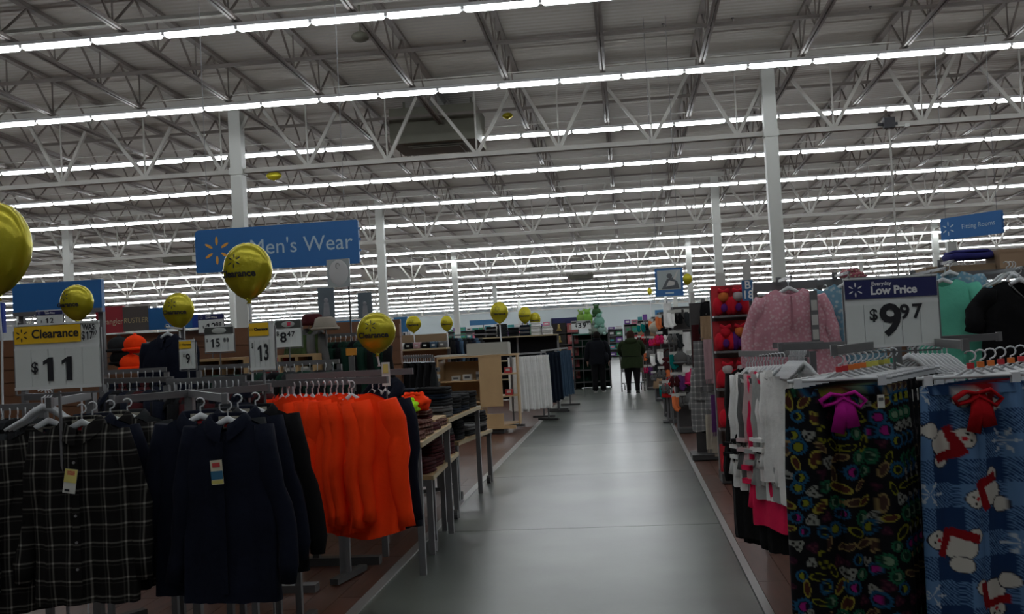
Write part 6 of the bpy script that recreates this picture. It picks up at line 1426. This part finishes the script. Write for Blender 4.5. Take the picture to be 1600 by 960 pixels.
def person(label, x, y, hgt, pose, parka):
    f = floor_pt(x, y); t = thing('person', label, 'person', f, 0); s = hgt/1.75
    J = []; E = []; Rr = []
    def j(p, r, par=None): J.append(Vector(p)*s); Rr.append((r*s, r*s) if not hasattr(r, '__len__') else (r[0]*s, r[1]*s)); i = len(J)-1; (E.append((par, i)) if par is not None else None); return i
    pel = j((0, 0, .95), (.15, .11)); sp = j((0, .0, 1.12), (.13, .10), pel); ch = j((0, 0, 1.30), (.16, .11), sp); nk = j((0, .0, 1.48), .055, ch); hd = j((0, .01, 1.57), (.07, .08), nk); ht = j((0, .01, 1.67), (.072, .085), hd)
    hands = {}
    for sg in (-1, 1):
        sh = j((sg*.18, 0, 1.42), .06, ch)
        if pose == 'push': el = j((sg*.24, .16, 1.18), .045, sh); wr = j((sg*.22, .40, 1.06), .03, el); pm = j((sg*.21, .46, 1.06), (.032, .018), wr); fd = Vector((0, .035, -.012)); base = Vector((sg*.21, .49, 1.06)); lat = Vector((.018, 0, 0))
        else: el = j((sg*.25, .02, 1.14), .045, sh); wr = j((sg*.27, .06, .90), .03, el); pm = j((sg*.27, .07, .84), (.018, .034), wr); fd = Vector((0, .004, -.034)); base = Vector((sg*.27, .07, .80)); lat = Vector((0, .018, 0))
        for k in range(4):
            b = base+lat*(k-1.5); p1 = j(b, .010, pm); L = (.9, 1.1, 1.0, .8)[k]; p2 = j(b+fd*L, .009, p1); j(b+fd*L*1.7+Vector((0, 0, -.012 if pose == 'push' else 0))+Vector((0, .008, 0)), .008, p2)
        th = j(Vector(J[pm]/s)+lat*(-2.0 if sg > 0 else 2.0)*1.2, .011, pm); j(Vector(J[th]/s)+fd*.8+Vector((0, .01, 0)), .010, th)
        hp = j((sg*.09, 0, .88), .085, pel); st_ = .06*sg if pose != 'push' else -.10*sg
        kn = j((sg*.10, .02+st_*.4, .48), .058, hp); an = j((sg*.10, st_, .09), .038, kn); j((sg*.10, st_+.05, .05), (.045, .035), an); j((sg*.11, st_+.16, .035), (.04, .028), len(J)-1)
        hands[sg] = st_
    body = skin_body('body', J, E, Rr, M_SKIN, t, 2)
    # trousers and coat
    for sg in (-1, 1):
        st_ = hands[sg]
        MB().tube([Vector(p)*s for p in ((sg*.07, 0, .97), (sg*.085, 0, .86), (sg*.10, .02+st_*.4, .50), (sg*.10, st_*.9, .22), (sg*.10, st_, .07))], [(.135*s, .12*s), (.115*s, .115*s), (.082*s, .085*s), (.068*s if pose != 'push' else .055*s, .07*s), (.078*s if pose != 'push' else .05*s, .07*s)], 16).build('trouser_leg', M_MT if not parka else M_WT, t, True)
        o = MB().ball(Vector((sg*.105, st_+.07, .055))*s, (.052*s, .15*s, .055*s), 14, 8).build('shoe', M_SHOE, t, True); MB().box(Vector((sg*.105, st_+.07, .014))*s, (.095*s, .27*s, .026*s)).build('sole', M_SOLE if not parka else M_SHOE, o)
    top = 1.52; hem = .80 if not parka else .70
    cm = M_MJ if not parka else M_WC; rings = []; P = []; F = []; n = 32; wv = ([(hem, .225, .17), (.88, .235, .175), (1.0, .225, .165), (1.15, .215, .155), (1.28, .225, .155), (1.38, .225, .14), (1.44, .19, .12), (1.50, .10, .09), (1.54, .075, .08)] if not parka else [(hem, .26, .20), (.80, .265, .20), (.95, .25, .19), (1.05, .225, .17), (1.18, .23, .165), (1.30, .235, .16), (1.38, .22, .145), (1.44, .19, .13), (1.50, .12, .11), (1.55, .085, .10)])
    for z, rx, ry in wv:
        for i in range(n):
            a = 2*PI*i/n; k = 1+.025*math.sin(a*7+z*14)+.02*math.sin(a*11-z*23)+.02*math.sin(z*40); P.append((rx*k*math.cos(a)*s, (ry*k*math.sin(a)+.0)*s, (z+.01*math.sin(a*3)*(z < .9))*s))
    for k in range(len(wv)-1):
        for i in range(n): q = (i+1) % n; F.append((k*n+i, k*n+q, (k+1)*n+q, (k+1)*n+i))
    MB().add(P, F).build('jacket' if not parka else 'parka', cm, t, True)
    for sg in (-1, 1):
        pts = ([(sg*.15, 0, 1.44), (sg*.20, 0, 1.40), (sg*.255, .01, 1.25), (sg*.27, .02, 1.13), (sg*.29, .05, 1.0), (sg*.285, .06, .90)] if pose != 'push' else [(sg*.15, 0, 1.44), (sg*.20, .01, 1.40), (sg*.25, .09, 1.28), (sg*.27, .17, 1.18), (sg*.25, .28, 1.12), (sg*.225, .40, 1.06)])
        MB().tube([Vector(p)*s for p in pts], [(.07*s, .07*s), (.085*s, .08*s), (.078*s, .078*s), (.075*s, .072*s), (.066*s, .066*s), (.052*s, .052*s)], 14).build('coat_sleeve', cm, t, True)
    if parka:
        MB().ball(Vector((0, -.10, 1.46))*s, (.15*s, .09*s, .09*s), 18, 10).build('hood', cm, t, True)
        MB().loft([(Vector((0, -.035, 1.40))*s, .075*s, .05*s), (Vector((0, -.04, 1.50))*s, .092*s, .075*s), (Vector((0, -.02, 1.60))*s, .098*s, .105*s), (Vector((0, -.005, 1.69))*s, .09*s, .10*s), (Vector((0, 0, 1.745))*s, .05*s, .06*s), (Vector((0, 0, 1.76))*s, .015*s, .02*s)]).build('hair', FA('brown_hair', (.03, .012, .008)), t, True)
        MB().tube([Vector((.25*math.cos(a), .19*math.sin(a), 1.03))*s for a in [k*PI/12 for k in range(25)]], .008*s, 6).build('waist_cord', M_BLK, t, True)
    else:
        MB().tube([Vector((.085*math.cos(a), .085*math.sin(a), 1.53))*s for a in [k*PI/10 for k in range(21)]], .028*s, 8).build('collar', cm, t, True)
        MB().loft([(Vector((0, -.02, 1.54))*s, .075*s, .07*s), (Vector((0, -.015, 1.62))*s, .092*s, .10*s), (Vector((0, -.005, 1.69))*s, .09*s, .10*s), (Vector((0, 0, 1.74))*s, .055*s, .06*s), (Vector((0, 0, 1.755))*s, .015*s, .02*s)]).build('hair', M_HAIR, t, True)
        MB().ball(Vector((.22, -.05, .98))*s, (.07*s, .11*s, .17*s), 14, 8).build('jacket_pocket_bulge', cm, t, True)
    # face (looking away down the aisle)
    for sg in (-1, 1): MB().ball(Vector((sg*.028, .092, 1.64))*s, .010*s, 8, 6).build('eye', M_WHTF, t, True); MB().ball(Vector((sg*.082, .005, 1.625))*s, (.012*s, .022*s, .032*s), 8, 6).build('ear', M_SKIN, t, True)
    MB().tube([Vector(p)*s for p in ((0, .09, 1.64), (0, .112, 1.605), (0, .095, 1.595))], [.009*s, .014*s, .008*s], 8).build('nose', M_SKIN, t, True); MB().tube([Vector(p)*s for p in ((-.022, .09, 1.57), (0, .097, 1.568), (.022, .09, 1.57))], .006*s, 6).build('mouth', mat('lips', (.3, .08, .07), .5), t, True)
    t.scale = (1.2, 1.1, 1) if parka else (1.12, 1.05, 1)
    return t, f
person('person in black jacket and trousers walking away up the aisle', 937, 613, 1.71, 'walk', False)
wt, wf = person('person in dark green parka pushing a shopping cart up the aisle', 990, 614, 1.68, 'push', True)
def cart(x, y):
    t = thing('shopping_cart', 'grey metal shopping cart pushed by the person in the green parka', 'cart', (x, y, 0))
    b = MB(); z0, z1 = .55, .98
    def lp(z, w_, y0, y1): return [(-w_, y0, z), (w_, y0, z), (w_*.8, y1, z), (-w_*.8, y1, z), (-w_, y0, z)]
    for z, w_, y0, y1 in ((z1, .28, 0, .95), (.84, .27, .02, .90), (.70, .26, .05, .86), (z0, .25, .08, .82)):
        L = lp(z, w_, y0, y1)
        for p, q in zip(L[:-1], L[1:]): b.bar(p, q, .012)
    for i in range(9):
        u = i/8
        for sg in (-1, 1): b.bar((sg*.25*(1-.2*u), .08+.74*u, z0), (sg*.28*(1-.2*u), .95*u, z1), .006)
        b.bar((-.25*(1-.2*u), .08+.74*u, z0), (.25*(1-.2*u), .08+.74*u, z0), .006); b.bar((-.25+.5*u, .08, z0), (-.28+.56*u, 0, z1), .006)
    b.build('wire_basket', M_GREY, t); t.scale = (1.15, 1, 1)
    MB().tube([(-.28, -.06, 1.03), (.28, -.06, 1.03)], .016, 10).build('handle', mat('blue_handle', (.03, .1, .3), .4), t)
    for sg in (-1, 1):
        MB().tube([(sg*.28, -.06, 1.03), (sg*.28, 0, .98), (sg*.26, .02, .60), (sg*.27, -.02, .25), (sg*.27, .02, .14)], .012, 8).build('rear_leg', M_CHROME, t, True)
        MB().tube([(sg*.26, .02, .22), (sg*.22, .85, .2), (sg*.2, .85, .13)], .011, 8).build('lower_rail', M_CHROME, t, True)
        for y_, w_ in ((.02, .27), (.85, .2)):
            o = MB().tube([(sg*w_-.014, y_, .062), (sg*w_+.014, y_, .062)], .060, 14).build('wheel', M_SHOE, t); MB().bar((sg*w_, y_, .062), (sg*w_, y_, .15), .02, .03).build('fork', M_CHROME, o)
    MB().bar((-.26, .06, .24), (.26, .06, .24), .02).build('cross_rail', M_CHROME, t)
cart(wf.x, wf.y+.53)
for k, (dx, c) in enumerate(((-.13, M_PAPER), (.13, M_WHTF))):
    o = thing('shopping_bag', ['white bag at the left in the shopping cart', 'white bag at the right in the shopping cart'][k], 'bag', (wf.x+dx, wf.y+.53+.42, .563)); MB().ball((0, 0, .10), (.09, .12, .10), 12, 8).build('bag_body', c, o, True); MB().tube([(-.03, 0, .19), (0, 0, .24), (.03, 0, .19)], .006, 6).build('bag_handles', c, o, True)

# ------------------------------------------------------------------ tidy: equal labels share one group
labs = {}
for o in scn.objects:
    if o.parent is None and 'label' in o.keys(): labs.setdefault(o['label'], []).append(o)
for l, os_ in labs.items():
    if len(os_) > 1:
        for o in os_: o['group'] = o.get('group', None) or 'set of: ' + l
    elif 'group' in os_[0].keys(): del os_[0]['group']
for nm in [o.name for o in scn.objects if o.parent is None and o.get('label') in ('x', 'proto')]:   # prototypes never placed
    o = bpy.data.objects[nm]
    for cn in [c.name for c in o.children_recursive]: bpy.data.objects.remove(bpy.data.objects[cn])
    bpy.data.objects.remove(o)
